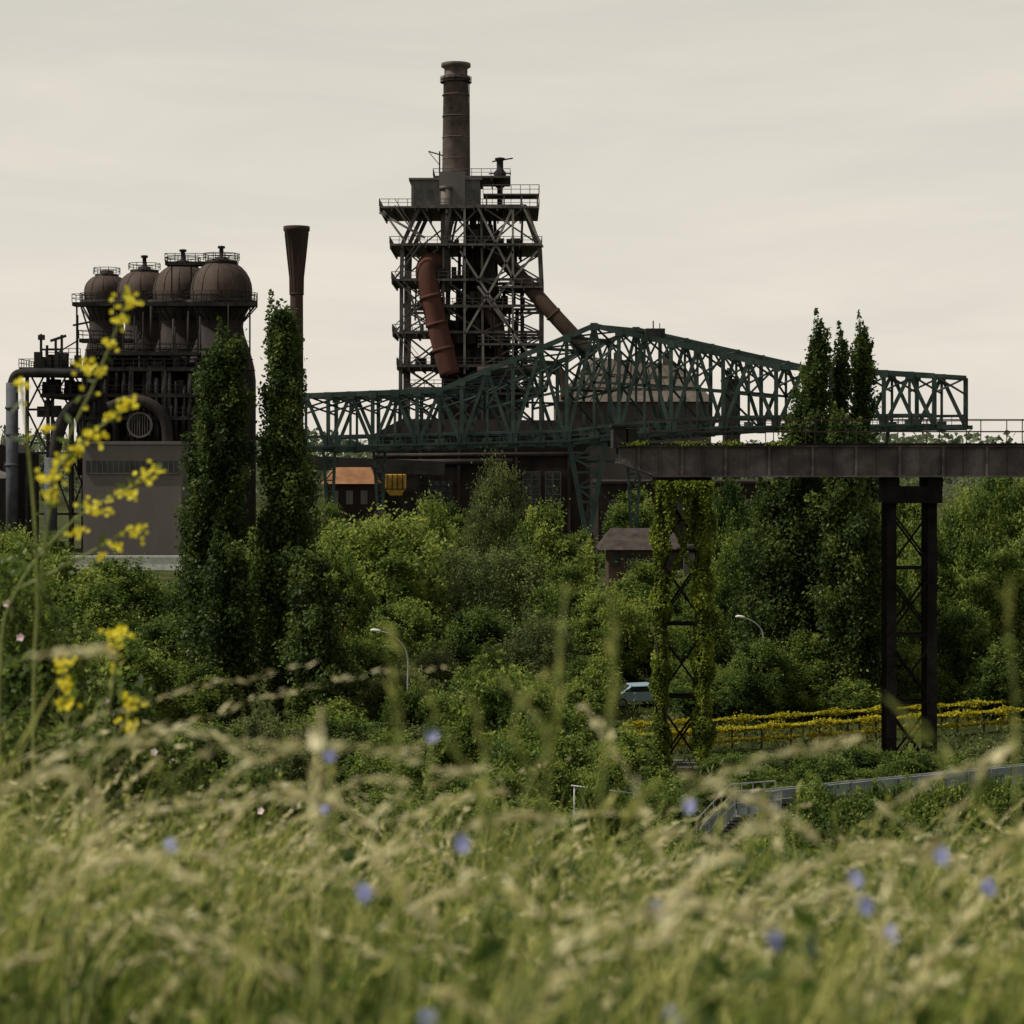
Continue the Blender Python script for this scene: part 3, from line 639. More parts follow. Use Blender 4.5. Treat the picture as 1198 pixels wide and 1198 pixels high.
b=MB(); xa=sx(376,d); xb=sx(442,d); za=sz(566,d)+.003; zb_=sz(547,d)
b.v+=[Vector(p) for p in ((xa,d-.5,za),(xb,d-.5,za),(xb,d+8.5,za),(xa,d+8.5,za),(xa+1.2,d+3,zb_),(xb-1.2,d+3,zb_),(xb-1.2,d+5,zb_),(xa+1.2,d+5,zb_))]
b.f+=[(0,3,2,1),(4,5,6,7),(0,1,5,4),(1,2,6,5),(2,3,7,6),(3,0,4,7)]; b.sm+=[False]*6; b.obj('roof',o,M_roof,'sunlit rust-orange sheet roof')
for k in range(3):
    b=MB(); x=sx(388+k*17,d); b.box(x,x+.9,d-.05,d+.04,sz(590,d),sz(574,d)); b.obj('window',o,M_conc)
o=top('yellow_hopper','yellow painted steel hopper on a dark frame','hopper',(sx(462,278),278,0)); d=278
b=MB(); b.box(sx(450,d),sx(474,d),d,d+3,sz(572,d),sz(555,d)); b.prism([E(450,573,d),E(474,573,d),E(469,580,d),E(456,580,d)],(0,3,0)); b.obj('hopper_body',o,M_yellow,bevel=.08)
b=MB()
for uu in (451,473):
    for dd in (.2,2.8): b.beam(E(uu,573,d,dd),(sx(uu,d),d+dd,0),.3)
b.beam(E(451,600,d,.2),E(473,600,d,.2),.2); b.beam(E(451,575,d,.2),E(473,600,d,.2),.15); b.rail(E(450,555,d,.1),E(474,555,d,.1),1.1,1,.07)
for k in range(4): b.beam(E(453+k*6,573,d,-.1),E(453+k*6,555,d,-.1),.14)
b.obj('support_frame',o,M_dark)
o=top('conveyor_bridge','dark covered conveyor bridge on trestles','conveyor',(sx(430,300),300,0)); d=300
b=MB(); b.beam(E(330,540,d),E(520,548,d),3,2.0); b.obj('gallery',o,M_dark)
for uu in (350,420,490):
    b=MB(); b.beam(E(uu,545,d,-1),(sx(uu-4,d),d-1,0),.4); b.beam(E(uu,545,d,1),(sx(uu+8,d),d+1,0),.4); b.beam(E(uu-1,565,d,-1),E(uu+3,565,d,1),.3)
    b.obj('trestle',o,M_dark)

# ------------------------------------------------------------ green crane bridge
D5=250
OFF=Vector((5.6,8.0,0))
cb=top('crane_bridge','large dark green steel truss loading bridge with a peaked centre','crane bridge',(sx(700,D5),D5,0))
def interp(t,tab):
    for (a,b_),(c,d_) in zip(tab,tab[1:]):
        if a<=t<=c: return b_+(d_-b_)*(t-a)/(c-a)
    return tab[-1][1] if t>tab[-1][0] else tab[0][1]
TOPT=[(330,464),(514,457),(695,381),(908,429),(1000,434),(1100,440)]
BOTT=[(330,526),(663,518),(724,510),(846,502),(1100,499)]
C5=lambda u,v,far=0: E(u,v,D5)+OFF*far
nodes=[333,358,384,410,436,462,488,514,540,570,600,632,663,695,724,754,785,816,846,876,908,940,972,1004,1034,1064,1093]
for far in (0,1):
    b=MB()
    for i,(a,c2) in enumerate(zip(nodes,nodes[1:])):
        ta,tb=interp(a,TOPT),interp(c2,TOPT); ba,bb=interp(a,BOTT),interp(c2,BOTT)
        b.beam(C5(a,ta,far),C5(c2,tb,far),.58,.62); b.beam(C5(a,ba,far),C5(c2,bb,far),.58,.75)
        b.beam(C5(a,ta,far),C5(a,ba,far),.30 if i%2 else .46)
        if i%2: b.beam(C5(a,ta,far),C5(c2,bb,far),.42)
        else: b.beam(C5(a,ba,far),C5(c2,tb,far),.42)
        if ba-ta>75:
            mt=(ta+ba)/2; m2=(tb+bb)/2
            b.beam(C5(a,mt,far),C5(c2,m2,far),.3); 
            if i%2: b.beam(C5(c2,tb,far),C5(a,mt,far),.25)
            else: b.beam(C5(a,ta,far),C5(c2,m2,far),.25)
        b.beam(C5(a,ba-14,far),C5(c2,bb-14,far),.26,.34)
        p=C5(a,ba,far); b.box(p.x-.55,p.x+.55,p.y-.32,p.y+.32,p.z-.45,p.z+.8)
        p=C5(a,ta,far); b.box(p.x-.45,p.x+.45,p.y-.33,p.y+.33,p.z-.6,p.z+.33)
    b.beam(C5(1093,439.6,far),C5(1093,499,far),.5)
    b.beam(C5(1093,499,far),C5(1101,499,far),.5); b.obj('truss_side',cb,M_green)
b=MB()
for i,a in enumerate(nodes):
    ta=interp(a,TOPT); ba=interp(a,BOTT)
    b.beam(C5(a,ta,0),C5(a,ta,1),.26,.36); b.beam(C5(a,ba,0),C5(a,ba,1),.34,.5)
    b.beam(C5(a,ta,0),C5(a,(ta*2+ba)/3,1),.19); b.beam(C5(a,ta,1),C5(a,(ta*2+ba)/3,0),.19)
    if i%2==0 and ba-ta>75:
        b.beam(C5(a,(ta+ba)/2,0),C5(a,(ta+ba)/2,1),.26); b.beam(C5(a,(ta+ba)/2,0),C5(a,ba,1),.2)
    if i+1<len(nodes):
        c2=nodes[i+1]
        b.beam(C5(a,ta,0),C5(c2,interp(c2,TOPT),1),.22)
        if i%2: b.beam(C5(a,ta,1),C5(c2,interp(c2,TOPT),0),.22)
        b.beam(C5(a,ba,0),C5(c2,interp(c2,BOTT),1),.24)
b.obj('cross_bracing',cb,M_green)
for far,o_ in ((0,-.8),(1,.8)):
    b=MB()
    for a,c2 in zip(nodes,nodes[1:]):
        p=C5(a,interp(a,BOTT)-2,far)+Vector((0,o_,0)); q=C5(c2,interp(c2,BOTT)-2,far)+Vector((0,o_,0))
        b.beam(p,q,.9,.10); b.rail(p+Vector((0,o_*.4,0)),q+Vector((0,o_*.4,0)),1.2,1.3,.07)
    b.obj('walkway',cb,M_green)
def leg(far,m,u0,u1,uf,vf,vt=518,w=.5):
    b=MB(); n=6
    for k in range(n):
        t0=k/n;t1=(k+1)/n
        l0=C5(u0+(uf-3-u0)*t0,vt+(vf-vt)*t0,far); l1=C5(u0+(uf-3-u0)*t1,vt+(vf-vt)*t1,far)
        r0=C5(u1+(uf+3-u1)*t0,vt+(vf-vt)*t0,far); r1=C5(u1+(uf+3-u1)*t1,vt+(vf-vt)*t1,far)
        b.beam(l0,l1,w); b.beam(r0,r1,w)
        if k%2: b.beam(l0,r1,w*.42)
        else: b.beam(r0,l1,w*.42)
        b.beam(l1,r1,w*.5)
    b.obj('support_leg',cb,m)
    b=MB(); f=C5(uf,vf,far); b.lathe(f,[(1.1,0),(.8,f.z-.6),(.7,f.z)],12); b.obj('concrete_foot',cb,M_stove)
leg(0,M_green,666,708,688,622,518,.6); leg(1,M_green,684,702,692,630,518,.36)
leg(0,M_green,378,392,386,600,524,.36); leg(1,M_green,378,392,386,600,524,.34)
leg(0,M_green,962,1000,980,620,500,.4); leg(1,M_green,962,1000,980,620,500,.4)
b=MB(); b.beam(C5(668,540,0),C5(688,540,1),.3); b.beam(C5(703,540,0),C5(700,540,1),.3); b.obj('leg_bracing',cb,M_green)
b=MB(); p=C5(740,391,.5); b.box(p.x-1,p.x+1.4,p.y-1,p.y+1,p.z-.2,p.z+.9); b.beam(p,p+Vector((0,0,1.9)),.15); b.beam(p+Vector((.8,0,.5)),p+Vector((.8,0,1.6)),.1); b.obj('beacon_housing',cb,M_dark)

# ------------------------------------------------------------ steel viaduct
D6=110
vd=top('steel_viaduct','grey riveted steel girder viaduct on lattice pillars with handrails','viaduct',(sx(940,D6),D6,0))
Vv=lambda u,v,dd=0:E(u,v,D6,dd)
for dd in (-1.4,1.4):
    b=MB(); zt=sz(523,D6); zbm=sz(556,D6); x0=sx(722,D6); x1=sx(1330,D6)
    b.prism([Vector((x0,D6+dd-.04,zt)),Vector((x0,D6+dd-.04,sz(540,D6))),Vector((sx(765,D6),D6+dd-.04,zbm)),Vector((x1,D6+dd-.04,zbm)),Vector((x1,D6+dd-.04,zt))],(0,.08,0))
    b.box(x0,x1,D6+dd-.25,D6+dd+.25,zt+.002,zt+.10); b.box(sx(762,D6),x1,D6+dd-.25,D6+dd+.25,zbm-.08,zbm-.002)
    b.beam((x0,D6+dd,sz(541,D6)),(sx(765,D6),D6+dd,zbm-.02),.5,.08)
    x=sx(745,D6)
    while x<x1:
        b.box(x-.06,x+.06,D6+dd-.24,D6+dd+.24,zbm+.004 if x>sx(765,D6) else sz(550,D6),zt-.004)
        if x+1.1<x1: b.box(x+1.12,x+1.18,D6+dd-.13,D6+dd+.13,zbm+.004,zt-.004)
        for kx in (-.16,.16):
            for kz in range(9):
                zc=zbm+.12+kz*.16; b.box(x+kx-.02,x+kx+.02,D6+dd-.065,D6+dd-.041,zc-.02,zc+.02)
        x+=2.3
    b.obj('main_girder',vd,M_girder)
b=MB(); zt=sz(523,D6)
b.box(sx(722,D6),sx(1330,D6),D6-1.75,D6+1.75,zt+.104,zt+.2)
x=sx(722,D6)
while x<sx(1330,D6): b.box(x,x+.16,D6-1.3,D6+1.3,zt-.5,zt-.01); x+=1.2
b.obj('deck',vd,M_pillar)
b=MB()
p=Vv(716,524,-1.5); q=Vv(742,500,1.5); b.box(p.x,q.x-.5,p.y,q.y,p.z,q.z); b.prism([Vv(733,524,-1.48),Vv(752,524,-1.48),Vv(741,502,-1.48),Vv(733,502,-1.48)],(0,2.9,0)); b.box(p.x-.1,q.x+.1,p.y-.1,q.y+.1,q.z+.002,q.z+.12); b.obj('end_bulkhead',vd,M_dark,'rusty steel end stop block')
for dd in (-1.7,1.7):
    b=MB(); b.rail((sx(757,D6),D6+dd,zt+.2),(sx(1330,D6),D6+dd,zt+.2),1.25,2.1,.045); b.obj('railing',vd,M_rust)
def pillar(u0,u1,vt,head,w=.5):
    b=MB(); zt_=sz(vt,D6)
    xs_=(sx(u0,D6),sx(u1,D6))
    for x in xs_:
        for dd in (-.6,.6):
            b.box(x-w/2,x+w/2,D6+dd-.26,D6+dd-.2,-.2,zt_); b.box(x-w/2,x+w/2,D6+dd+.2,D6+dd+.26,-.2,zt_); b.box(x-w*.36,x+w*.36,D6+dd-.199,D6+dd+.199,-.2,zt_)
    n=4
    for k in range(n):
        za=zt_*(1-k/n)-.4; zb_=zt_*(1-(k+1)/n)+.3
        for dd in (-.6,.6):
            b.beam((xs_[0],D6+dd,za),(xs_[1],D6+dd+.02,zb_),.10)
            if k%2 or dd<0: b.beam((xs_[1],D6+dd,za),(xs_[0],D6+dd-.02,zb_),.10)
            b.beam((xs_[0],D6+dd,zb_-.2),(xs_[1],D6+dd,zb_-.2),.13)
    b.obj('lattice_pillar',vd,M_pillar)
    b=MB()
    if head:
        b.box(xs_[0]-.32,xs_[1]+.45,D6-1.3,D6+1.3,sz(588,D6),sz(569,D6)); b.box(xs_[0]-.35,xs_[0]+.35,D6-1.2,D6+1.2,sz(568.9,D6),sz(558,D6)); b.box(xs_[1]-.3,xs_[1]+.5,D6-1.2,D6+1.2,sz(568.9,D6),sz(558,D6))
    else:
        b.box(xs_[0]-.3,xs_[1]+.4,D6-1.5,D6+1.5,sz(566,D6),sz(558.2,D6))
    b.obj('head_beam',vd,M_pillar)
    b=MB(); b.box(xs_[0]-.6,xs_[1]+.6,D6-1.4,D6+1.4,-.3,.35); b.obj('concrete_base',vd,M_conc)
pillar(772,821,562,False,.6); pillar(1040,1087,588,True)

def leafcloud(name,label,cat,P,size,tint,m,asp=.7,loc=(0,0,0),partname='foliage',stemb=None):
    o=top(name,label,cat,loc); link(partname,leaf_mesh(partname,P-np.array(loc),size,tint,m,asp),o)
    if stemb: stemb.obj('stem',o,M_bark)
    return o
def ivy_on(u,label,dens=9000,lr=.40):
    n=dens; x0=sx(u,D6); z=rng.uniform(0,sz(562,D6)-.0,n); ph=rng.uniform(0,6.283,n)
    lump=lr+.10*np.sin(z*1.7+u)+.09*np.sin(z*3.9+ph)
    P=np.stack([x0+np.cos(ph)*lump*rng.uniform(.7,1.15,n),D6-.6+np.sin(ph)*(lump+.1)*rng.uniform(.7,1.15,n),z],1)
    sb=MB(); sb.tube([Vector((x0+.3*math.sin(k*.9),D6-.9+.05*math.cos(k),k*1.5)) for k in range(10)],.04,5)
    leafcloud('climbing_ivy',label,'climbing plant',P,rng.uniform(.06,.12,n),rng.uniform(.1,.85,n)+.2*np.sin(z*2.2),L_ivy,.7,(x0,D6-.6,0),'foliage',sb)
ivy_on(772,'green ivy wrapped around one steel pillar leg',11000,.40); ivy_on(821,'thick yellow-green ivy wrapped around a steel pillar leg',15000,.46)
n=5500; uu=rng.uniform(765,832,n); vv=562+np.abs(rng.normal(0,1,n))*18*(1+.6*np.sin(uu*.3)); P=np.stack([sx(uu,D6),D6-1.4+rng.normal(0,.25,n),sz(vv,D6)],1)
leafcloud('climbing_ivy','ivy hanging below the viaduct girder','climbing plant',P,rng.uniform(.05,.10,n),rng.uniform(.1,.9,n),L_ivy,.7,(sx(798,D6),D6-1.4,sz(600,D6)))
n=2800; tt=rng.uniform(0,1,n); uu=np.where(rng.uniform(0,1,n)<.5,778+40*tt,818-40*tt); vv=590+100*tt+rng.normal(0,4,n); P=np.stack([sx(uu,D6),D6-.8+rng.normal(0,.15,n),sz(vv,D6)],1)
leafcloud('climbing_ivy','ivy strands creeping along the pillar cross braces','climbing plant',P,rng.uniform(.05,.10,n),rng.uniform(.1,.9,n),L_ivy,.7,(sx(798,D6),D6-.8,sz(690,D6)))
n=1200; uu=np.concatenate([rng.normal(c,s_,n//4) for c,s_ in ((742,7),(850,10),(800,12),(905,9))]); vv=521-np.abs(rng.normal(0,2.2,len(uu))); P=np.stack([sx(uu,D6),D6-1.6+rng.normal(0,.25,len(uu)),sz(vv,D6)],1)
leafcloud('trailing_ivy','yellowish creeper growing on the viaduct deck','climbing plant',P,rng.uniform(.04,.08,len(uu)),rng.uniform(.1,.8,len(uu)),L_ivy,.7,(sx(820,D6),D6-1.6,sz(521,D6)))

# ------------------------------------------------------------ vine-covered fences
for row,(a,c2,lab) in enumerate((((5.4,113.6),(34,127),'low fence with rails overgrown by yellow-green vines'),((6.4,118.2),(36,132),'second low rail fence covered with yellow creepers'))):
    fo=top('rail_fence',lab,'fence',(a[0],a[1],0),'overgrown rail fences')
    A=Vector((a[0],a[1],0));B=Vector((c2[0],c2[1],0)); nP=16
    for k in range(nP+1):
        b=MB(); p=A.lerp(B,k/nP); b.beam(p,p+Vector((0,0,1.3)),.1); b.obj('post',fo,M_timber)
    for h in (.55,1.2): b=MB(); b.beam(A+Vector((0,0,h)),B+Vector((0,0,h)),.07); b.obj('rail',fo,M_timber)
    n=15000; t=rng.uniform(0,1,n); h=np.where(rng.uniform(0,1,n)<.6,1.28,.62)+rng.normal(0,.07,n)*(1+.8*np.sin(t*60))
    P=np.stack([a[0]+(c2[0]-a[0])*t,a[1]+(c2[1]-a[1])*t+rng.normal(0,.12,n),h],1)
    P=P[(np.sin(t*47+row)+rng.normal(0,.5,n))>-.9]
    leafcloud('creeping_vine','yellow-green vine trained along a low fence','climbing plant',P,rng.uniform(.05,.10,len(P)),rng.uniform(0,.9,len(P)),L_vine,.7,(a[0],a[1],0))

# ------------------------------------------------------------ footbridge ramp
wk=top('footbridge_ramp','blue-grey panelled footbridge ramp with galvanised handrail','footbridge',(13,90,0))
A=Vector((sx(910,88),88,sz(934,88))); B=Vector((sx(1260,96),96,sz(912,96))); up=Vector((0,0,1))
b=MB(); b.prism([A,B,B+up*.9,A+up*.35],(0,.12,0)); b.obj('parapet_panel',wk,M_bluegrey)
b=MB()
for k in range(14):
    t=k/13; p=A.lerp(B,t); b.beam(p+Vector((0,-.05,-.1)),p+Vector((0,-.05,.37+.55*t)),.07)
b.obj('panel_post',wk,M_lampgrey,kind='stuff')
b=MB(); b.prism([A+up*-.25,B+up*-.25,B+up*-.05,A+up*-.05],(-.3,2.4,0)) 
for k in range(6):
    p=A.lerp(B,k/5); b.box(p.x-.12,p.x+.12,p.y+.5,p.y+.8,0,p.z-.2)
b.obj('deck',wk,M_conc)
b=MB(); b.beam(A+up*.42+Vector((0,-.02,0)),B+up*.97+Vector((0,-.02,0)),.06); b.obj('top_rail',wk,M_lampgrey)
for off in (0,1.9):
    b=MB(); pts=[(820,968),(860,926),(914,922)]
    P_=[E(u,v,87,off) for u,v in pts]
    for p,q in zip(P_,P_[1:]): b.beam(p,q,.05); b.beam(p-up*.5,q-up*.5,.04)
    for t in range(5): p=P_[0].lerp(P_[1],t/4); b.beam(p,p-up*1.1,.045)
    for t in range(1,5): p=P_[1].lerp(P_[2],t/4); b.beam(p,p-up*1.1,.045)
    b.obj('handrail',wk,M_lampgrey)
b=MB(); P_=[E(u,v,87) for u,v in pts]
for i in range(12):
    p=P_[0].lerp(P_[1],i/11)-up*1.1; b.box(p.x-.1,p.x+.25,87,88.9,max(0,p.z-.2),p.z)
b.obj('stair',wk,M_conc)
b=MB(); b.prism([P_[0]-up*1.0,P_[1]-up*1.0,P_[1]-up*.12,P_[0]-up*.12],(0,.05,0)); b.prism([P_[1]-up*1.0+Vector((.08,0,0)),P_[2]-up*1.0,P_[2]-up*.12,P_[1]-up*.12+Vector((.08,0,0))],(0,.05,0)); b.obj('glass_panel',wk,M_bluegrey)
o=top('barrier_pole','white tubular barrier rail beside the bushes','barrier',(sx(705,96),96,0)); b=MB(); b.tube([E(668,919,84),E(745,929,84)],.035,8)
for t in (.05,.5,.95):
    p=E(668,919,84).lerp(E(745,929,84),t); b.tube([Vector((p.x,p.y,0)),p],.03,8)
b.obj('rail',o,M_lampgrey)

# ------------------------------------------------------------ street lamps
def lamp(u,vh,d,sgn,label,sc_=1.0):
    x=sx(u,d); o=top('street_lamp',label,'street lamp',(x,d,0),'street lamps along the park road'); zh=sz(vh,d)
    b=MB(); b.tube(chain([Vector((x,d,-.1)),Vector((x,d,zh*.5)),Vector((x,d,zh-1.6*sc_)),Vector((x+sgn*.3*sc_,d,zh-.8*sc_)),Vector((x+sgn*1.0*sc_,d,zh-.2)),Vector((x+sgn*1.6*sc_,d,zh-.03))],5),[.06-.03*i/25 for i in range(26)],8); b.obj('pole',o,M_lampgrey)
    b=MB(); c=Vector((x+sgn*1.85*sc_,d,zh)); b.tube([c-Vector((sgn*.34,0,.05)),c-Vector((sgn*.2,0,.0)),c+Vector((sgn*.12,0,.05)),c+Vector((sgn*.3,0,.04))],[.04,.09,.10,.04],10); b.obj('lamp_head',o,M_white)
lamp(477,738,118,-1,'curved grey street lamp rising above bushes'); lamp(893,722,131,-1,'grey street lamp among dark trees',.8)

# ------------------------------------------------------------ parked cars
def car(x,y,rot,m,label):
    o=top('parked_car',label,'car',(0,0,0),'cars parked in the park')
    b=MB(); prof=[(-2.1,.35),(-2.12,.75),(-1.95,.95),(-1.35,1.02),(-.75,1.48),(.75,1.52),(1.5,1.1),(2.02,.98),(2.1,.7),(2.08,.35)]
    b.prism([Vector((px,-.85,pz)) for px,pz in prof],(0,1.7,0)); b.obj('body',o,m,bevel=.09)
    for s_ in (-1,1):
        b=MB(); y_=s_*.86; b.prism([Vector((-1.15,y_,1.05)),Vector((1.3,y_,1.08)),Vector((.75,y_,1.42)),Vector((-.7,y_,1.40))],(0,s_*.012,0)); b.obj('side_window',o,M_glass)
    b=MB(); b.prism([Vector((-1.36,-.72,1.06)),Vector((-1.36,.72,1.06)),Vector((-.80,.66,1.46)),Vector((-.80,-.66,1.46))],(-.03,0,.02)); b.obj('windscreen',o,M_glass)
    for px in (-1.35,1.3):
        for s_ in (-1,1):
            b=MB(); b.tube([Vector((px,s_*.7,.33)),Vector((px,s_*.88,.33))],.33,18); w=b.obj('wheel',o,M_tyre)
            b=MB(); b.tube([Vector((px,s_*.87,.33)),Vector((px,s_*.895,.33))],.2,14); r=b.obj('rim',o,M_lampgrey); r.parent=w
    for s_ in (-.6,.6):
        b=MB(); b.box(-2.16,-2.09,s_-.18,s_+.18,.68,.82); b.obj('headlight',o,M_white)
    o.location=(x,y,float(hill(x,y))+.02); o.rotation_euler=(0,0,rot)
car(sx(748,138),138,.15,M_car,'pale blue hatchback parked among bushes')

d=232; o=top('park_pavilion','small dark timber pavilion with brown tiled gable roof','pavilion',(sx(751,d),d,0))
b=MB(); b.box(sx(712,d),sx(792,d),d,d+7,0,sz(641,d)); b.obj('wall',o,M_timber)
b=MB(); A=[E(700,643,d,-.6),E(716,619,d,3.5),E(787,619,d,3.5),E(803,643,d,-.6)]
bk=[E(700,643,d,7.6),E(803,643,d,7.6)]
b.v+=A+bk; b.f+=[(0,3,2,1),(4,1,2,5),(0,1,4),(3,5,2),(0,4,5,3)]; b.sm+=[False]*5; b.obj('roof',o,M_tile)
for k in range(5):
    b=MB(); x=sx(717+k*15,d); b.box(x,x+.9,d-.05,d+.05,sz(662,d),sz(648,d)); b.obj('window',o,M_glass)

# ------------------------------------------------------------ foreground meadow
def strip_mesh(B,h,c,phi,w,tint,seg=7):
    n=len(h); t=np.linspace(0,1,seg+1)[None,:]
    dirx=np.cos(phi)[:,None]; diry=np.sin(phi)[:,None]
    hor=h[:,None]*c[:,None]*t**2; ver=h[:,None]*(t-.42*c[:,None]*t**2.4)
    x=B[:,0:1]+dirx*hor; y=B[:,1:2]+diry*hor; z=B[:,2:3]+ver
    f=rng.uniform(0,6.283,n)
    wx=np.cos(f)[:,None]*w[:,None]*(1-t**1.6)*.5; wy=np.sin(f)[:,None]*w[:,None]*(1-t**1.6)*.5
    Lf=np.stack([x-wx,y-wy,z],-1); Rt=np.stack([x+wx,y+wy,z],-1)
    V=np.stack([Lf,Rt],2).reshape(-1,3); k=(seg+1)*2
    base=np.arange(n)[:,None]*k+np.arange(seg)[None,:]*2
    F=np.stack([base,base+1,base+3,base+2],-1).reshape(-1,4)
    T=np.repeat(np.clip(tint,0,1),k)
    return V,F,T
def clump(x,y): return np.sin(x*3.1+1+np.sin(y*2.1))*np.cos(y*2.6+np.sin(x*1.7))+.55*np.sin(x*7.3+y*4.1)+.3*np.sin(x*13+y*9)
def spots(n,y0,y1,sp=.33,thr=None):
    y=np.sqrt(rng.uniform(0,1,n)*(y1**2-y0**2)+y0**2); x=rng.uniform(-sp,sp,n)*(y+.6)
    B=np.stack([x,y,hill(x,y)-.01],1)
    if thr is not None: B=B[clump(x,y)+rng.normal(0,.35,n)>thr]
    return B
B=spots(34000,1.6,9.0,thr=-.35); n=len(B)
cl=clump(B[:,0],B[:,1])
h=np.abs(rng.normal(.27,.095,n))*(1+.42*cl)*(1-.16*np.clip(B[:,0],-1,1)); c=rng.uniform(.1,.95,n); phi=rng.normal(.3,1.3,n)
V,F,T=strip_mesh(B,h,c,phi,rng.uniform(.004,.010,n),.36+.20*cl+rng.normal(0,.32,n))
gr=link('meadow_grass',np_mesh('meadow_grass',V,F,T,L_grass)); gr['kind']='stuff'; gr['label']='dense green and straw-coloured meadow grass on the hilltop'; gr['category']='grass'
def spikelets(P,Tn,ls,fat=.30,md=.55,spread=.006):
    mN=len(P); a=Tn+unit(mN)*.45; a/=np.linalg.norm(a,axis=1)[:,None]; b_=np.cross(a,unit(mN)); b_/=np.linalg.norm(b_,axis=1)[:,None]
    P=P+unit(mN)*spread; s_=(rng.uniform(.6,1.3,mN)*ls)[:,None]
    V2=np.stack([P-a*s_*.6,P+b_*s_*fat,P+a*s_*1.6,P-b_*s_*fat],1).reshape(-1,3)
    T2=np.repeat(np.clip(rng.normal(md,.25,mN),0,1),4)
    return V2,T2
def seedgrass(name,n,y0,y1,hm,hs,c0,c1,label,head_from=.72,K_=26,ls=.010,sp=.33,thr=-.2,m=L_straw,md=.55,fat=.3):
    B=spots(n,y0,y1,sp,thr); n=len(B); cl=clump(B[:,0],B[:,1])
    h=np.abs(rng.normal(hm,hs,n))*(1+.22*cl)*(1-.16*np.clip(B[:,0],-1,1)); c=rng.uniform(c0,c1,n); phi=np.where(rng.uniform(0,1,n)<.65,rng.normal(.1,.8,n),rng.normal(3.0,.8,n))
    V,F,T=strip_mesh(B,h,c,phi,np.full(n,.0038),rng.uniform(.1,.6,n),9)
    t=rng.uniform(head_from,1.0,(n,K_)); hh=h[:,None]; cc=c[:,None]
    hor=hh*cc*t**2; ver=hh*(t-.42*cc*t**2.4)
    px=B[:,0:1]+np.cos(phi)[:,None]*hor; py=B[:,1:2]+np.sin(phi)[:,None]*hor; pz=B[:,2:3]+ver
    tx=np.cos(phi)[:,None]*2*cc*t; ty=np.sin(phi)[:,None]*2*cc*t; tz=1-1.008*cc*t**1.4
    Tn=np.stack([tx,ty,tz],-1).reshape(-1,3); Tn/=np.linalg.norm(Tn,axis=1)[:,None]
    P=np.stack([px,py,pz],-1).reshape(-1,3)
    V2,T2=spikelets(P,Tn,ls,fat,md); F2=np.arange(len(V2)).reshape(-1,4)+len(V)
    o=link(name,np_mesh(name,np.concatenate([V,V2]),np.concatenate([F,F2]),np.concatenate([T,T2]),m)); o['kind']='stuff'; o['label']=label; o['category']='grass'
seedgrass('seeding_grass',1150,2.0,7.5,.36,.12,.3,1.05,'drooping straw-coloured seed heads of wild grass',.66,24,.014,thr=0,fat=.28)
seedgrass('green_seeding_grass',1300,2.0,9,.38,.12,.1,.8,'green upright seed heads among the meadow grass',.66,24,.012,m=L_grass,md=.62,fat=.25)
seedgrass('tall_seeding_grass',120,2.4,6,.56,.13,.5,1.1,'tall arching grass stems with pale seed heads',.6,34,.012,thr=-1,fat=.25)
n=30000; B=spots(n,2.2,9); B[:,2]+=np.abs(rng.normal(0,.12,n))*(1+.4*clump(B[:,0],B[:,1]))
hb=link('meadow_herbs',leaf_mesh('meadow_herbs',B,rng.uniform(.012,.032,n),rng.normal(.35,.22,n),L_rose,.45,np.tile([0,0,1.],(n,1)),.4)); hb['kind']='stuff'; hb['label']='leafy green herbs between the meadow grasses'; hb['category']='herbs'

def plume(d,path,label,head=.5,r=.0022,m=L_straw,ls=.014,cnt=90,fat=.3):
    x0=sx(path[0][0],d); gz=float(hill(x0,d)); root=Vector((x0,d,gz))
    pts=[root]+[E(u,v,d,random.uniform(-.05,.05)) for u,v in path]
    cc=chain(pts,8); o=top('grass_stem',label,'grass stem',tuple(root),'long grass stems above the meadow'); n_=len(cc)
    b=MB(); b.tube(cc,[r*(1-.65*i/n_) for i in range(n_)],5); b.obj('stalk',o,M_stem)
    if cnt:
        i0=int(n_*(1-head)); P=[];Tn=[]
        for _ in range(cnt):
            t=i0+(n_-1.001-i0)*random.random()**.8; i=int(t); q=cc[i].lerp(cc[i+1],t-i); P.append(q); Tn.append((cc[i+1]-cc[i]).normalized())
        V2,T2=spikelets(np.array(P),np.array(Tn),ls,fat); V2=V2-np.array(root)
        link('seed_head',np_mesh('seed_head',V2,np.arange(len(V2)).reshape(-1,4),T2,m),o)
LB='long pale grass stem arching over with a drooping seed head'
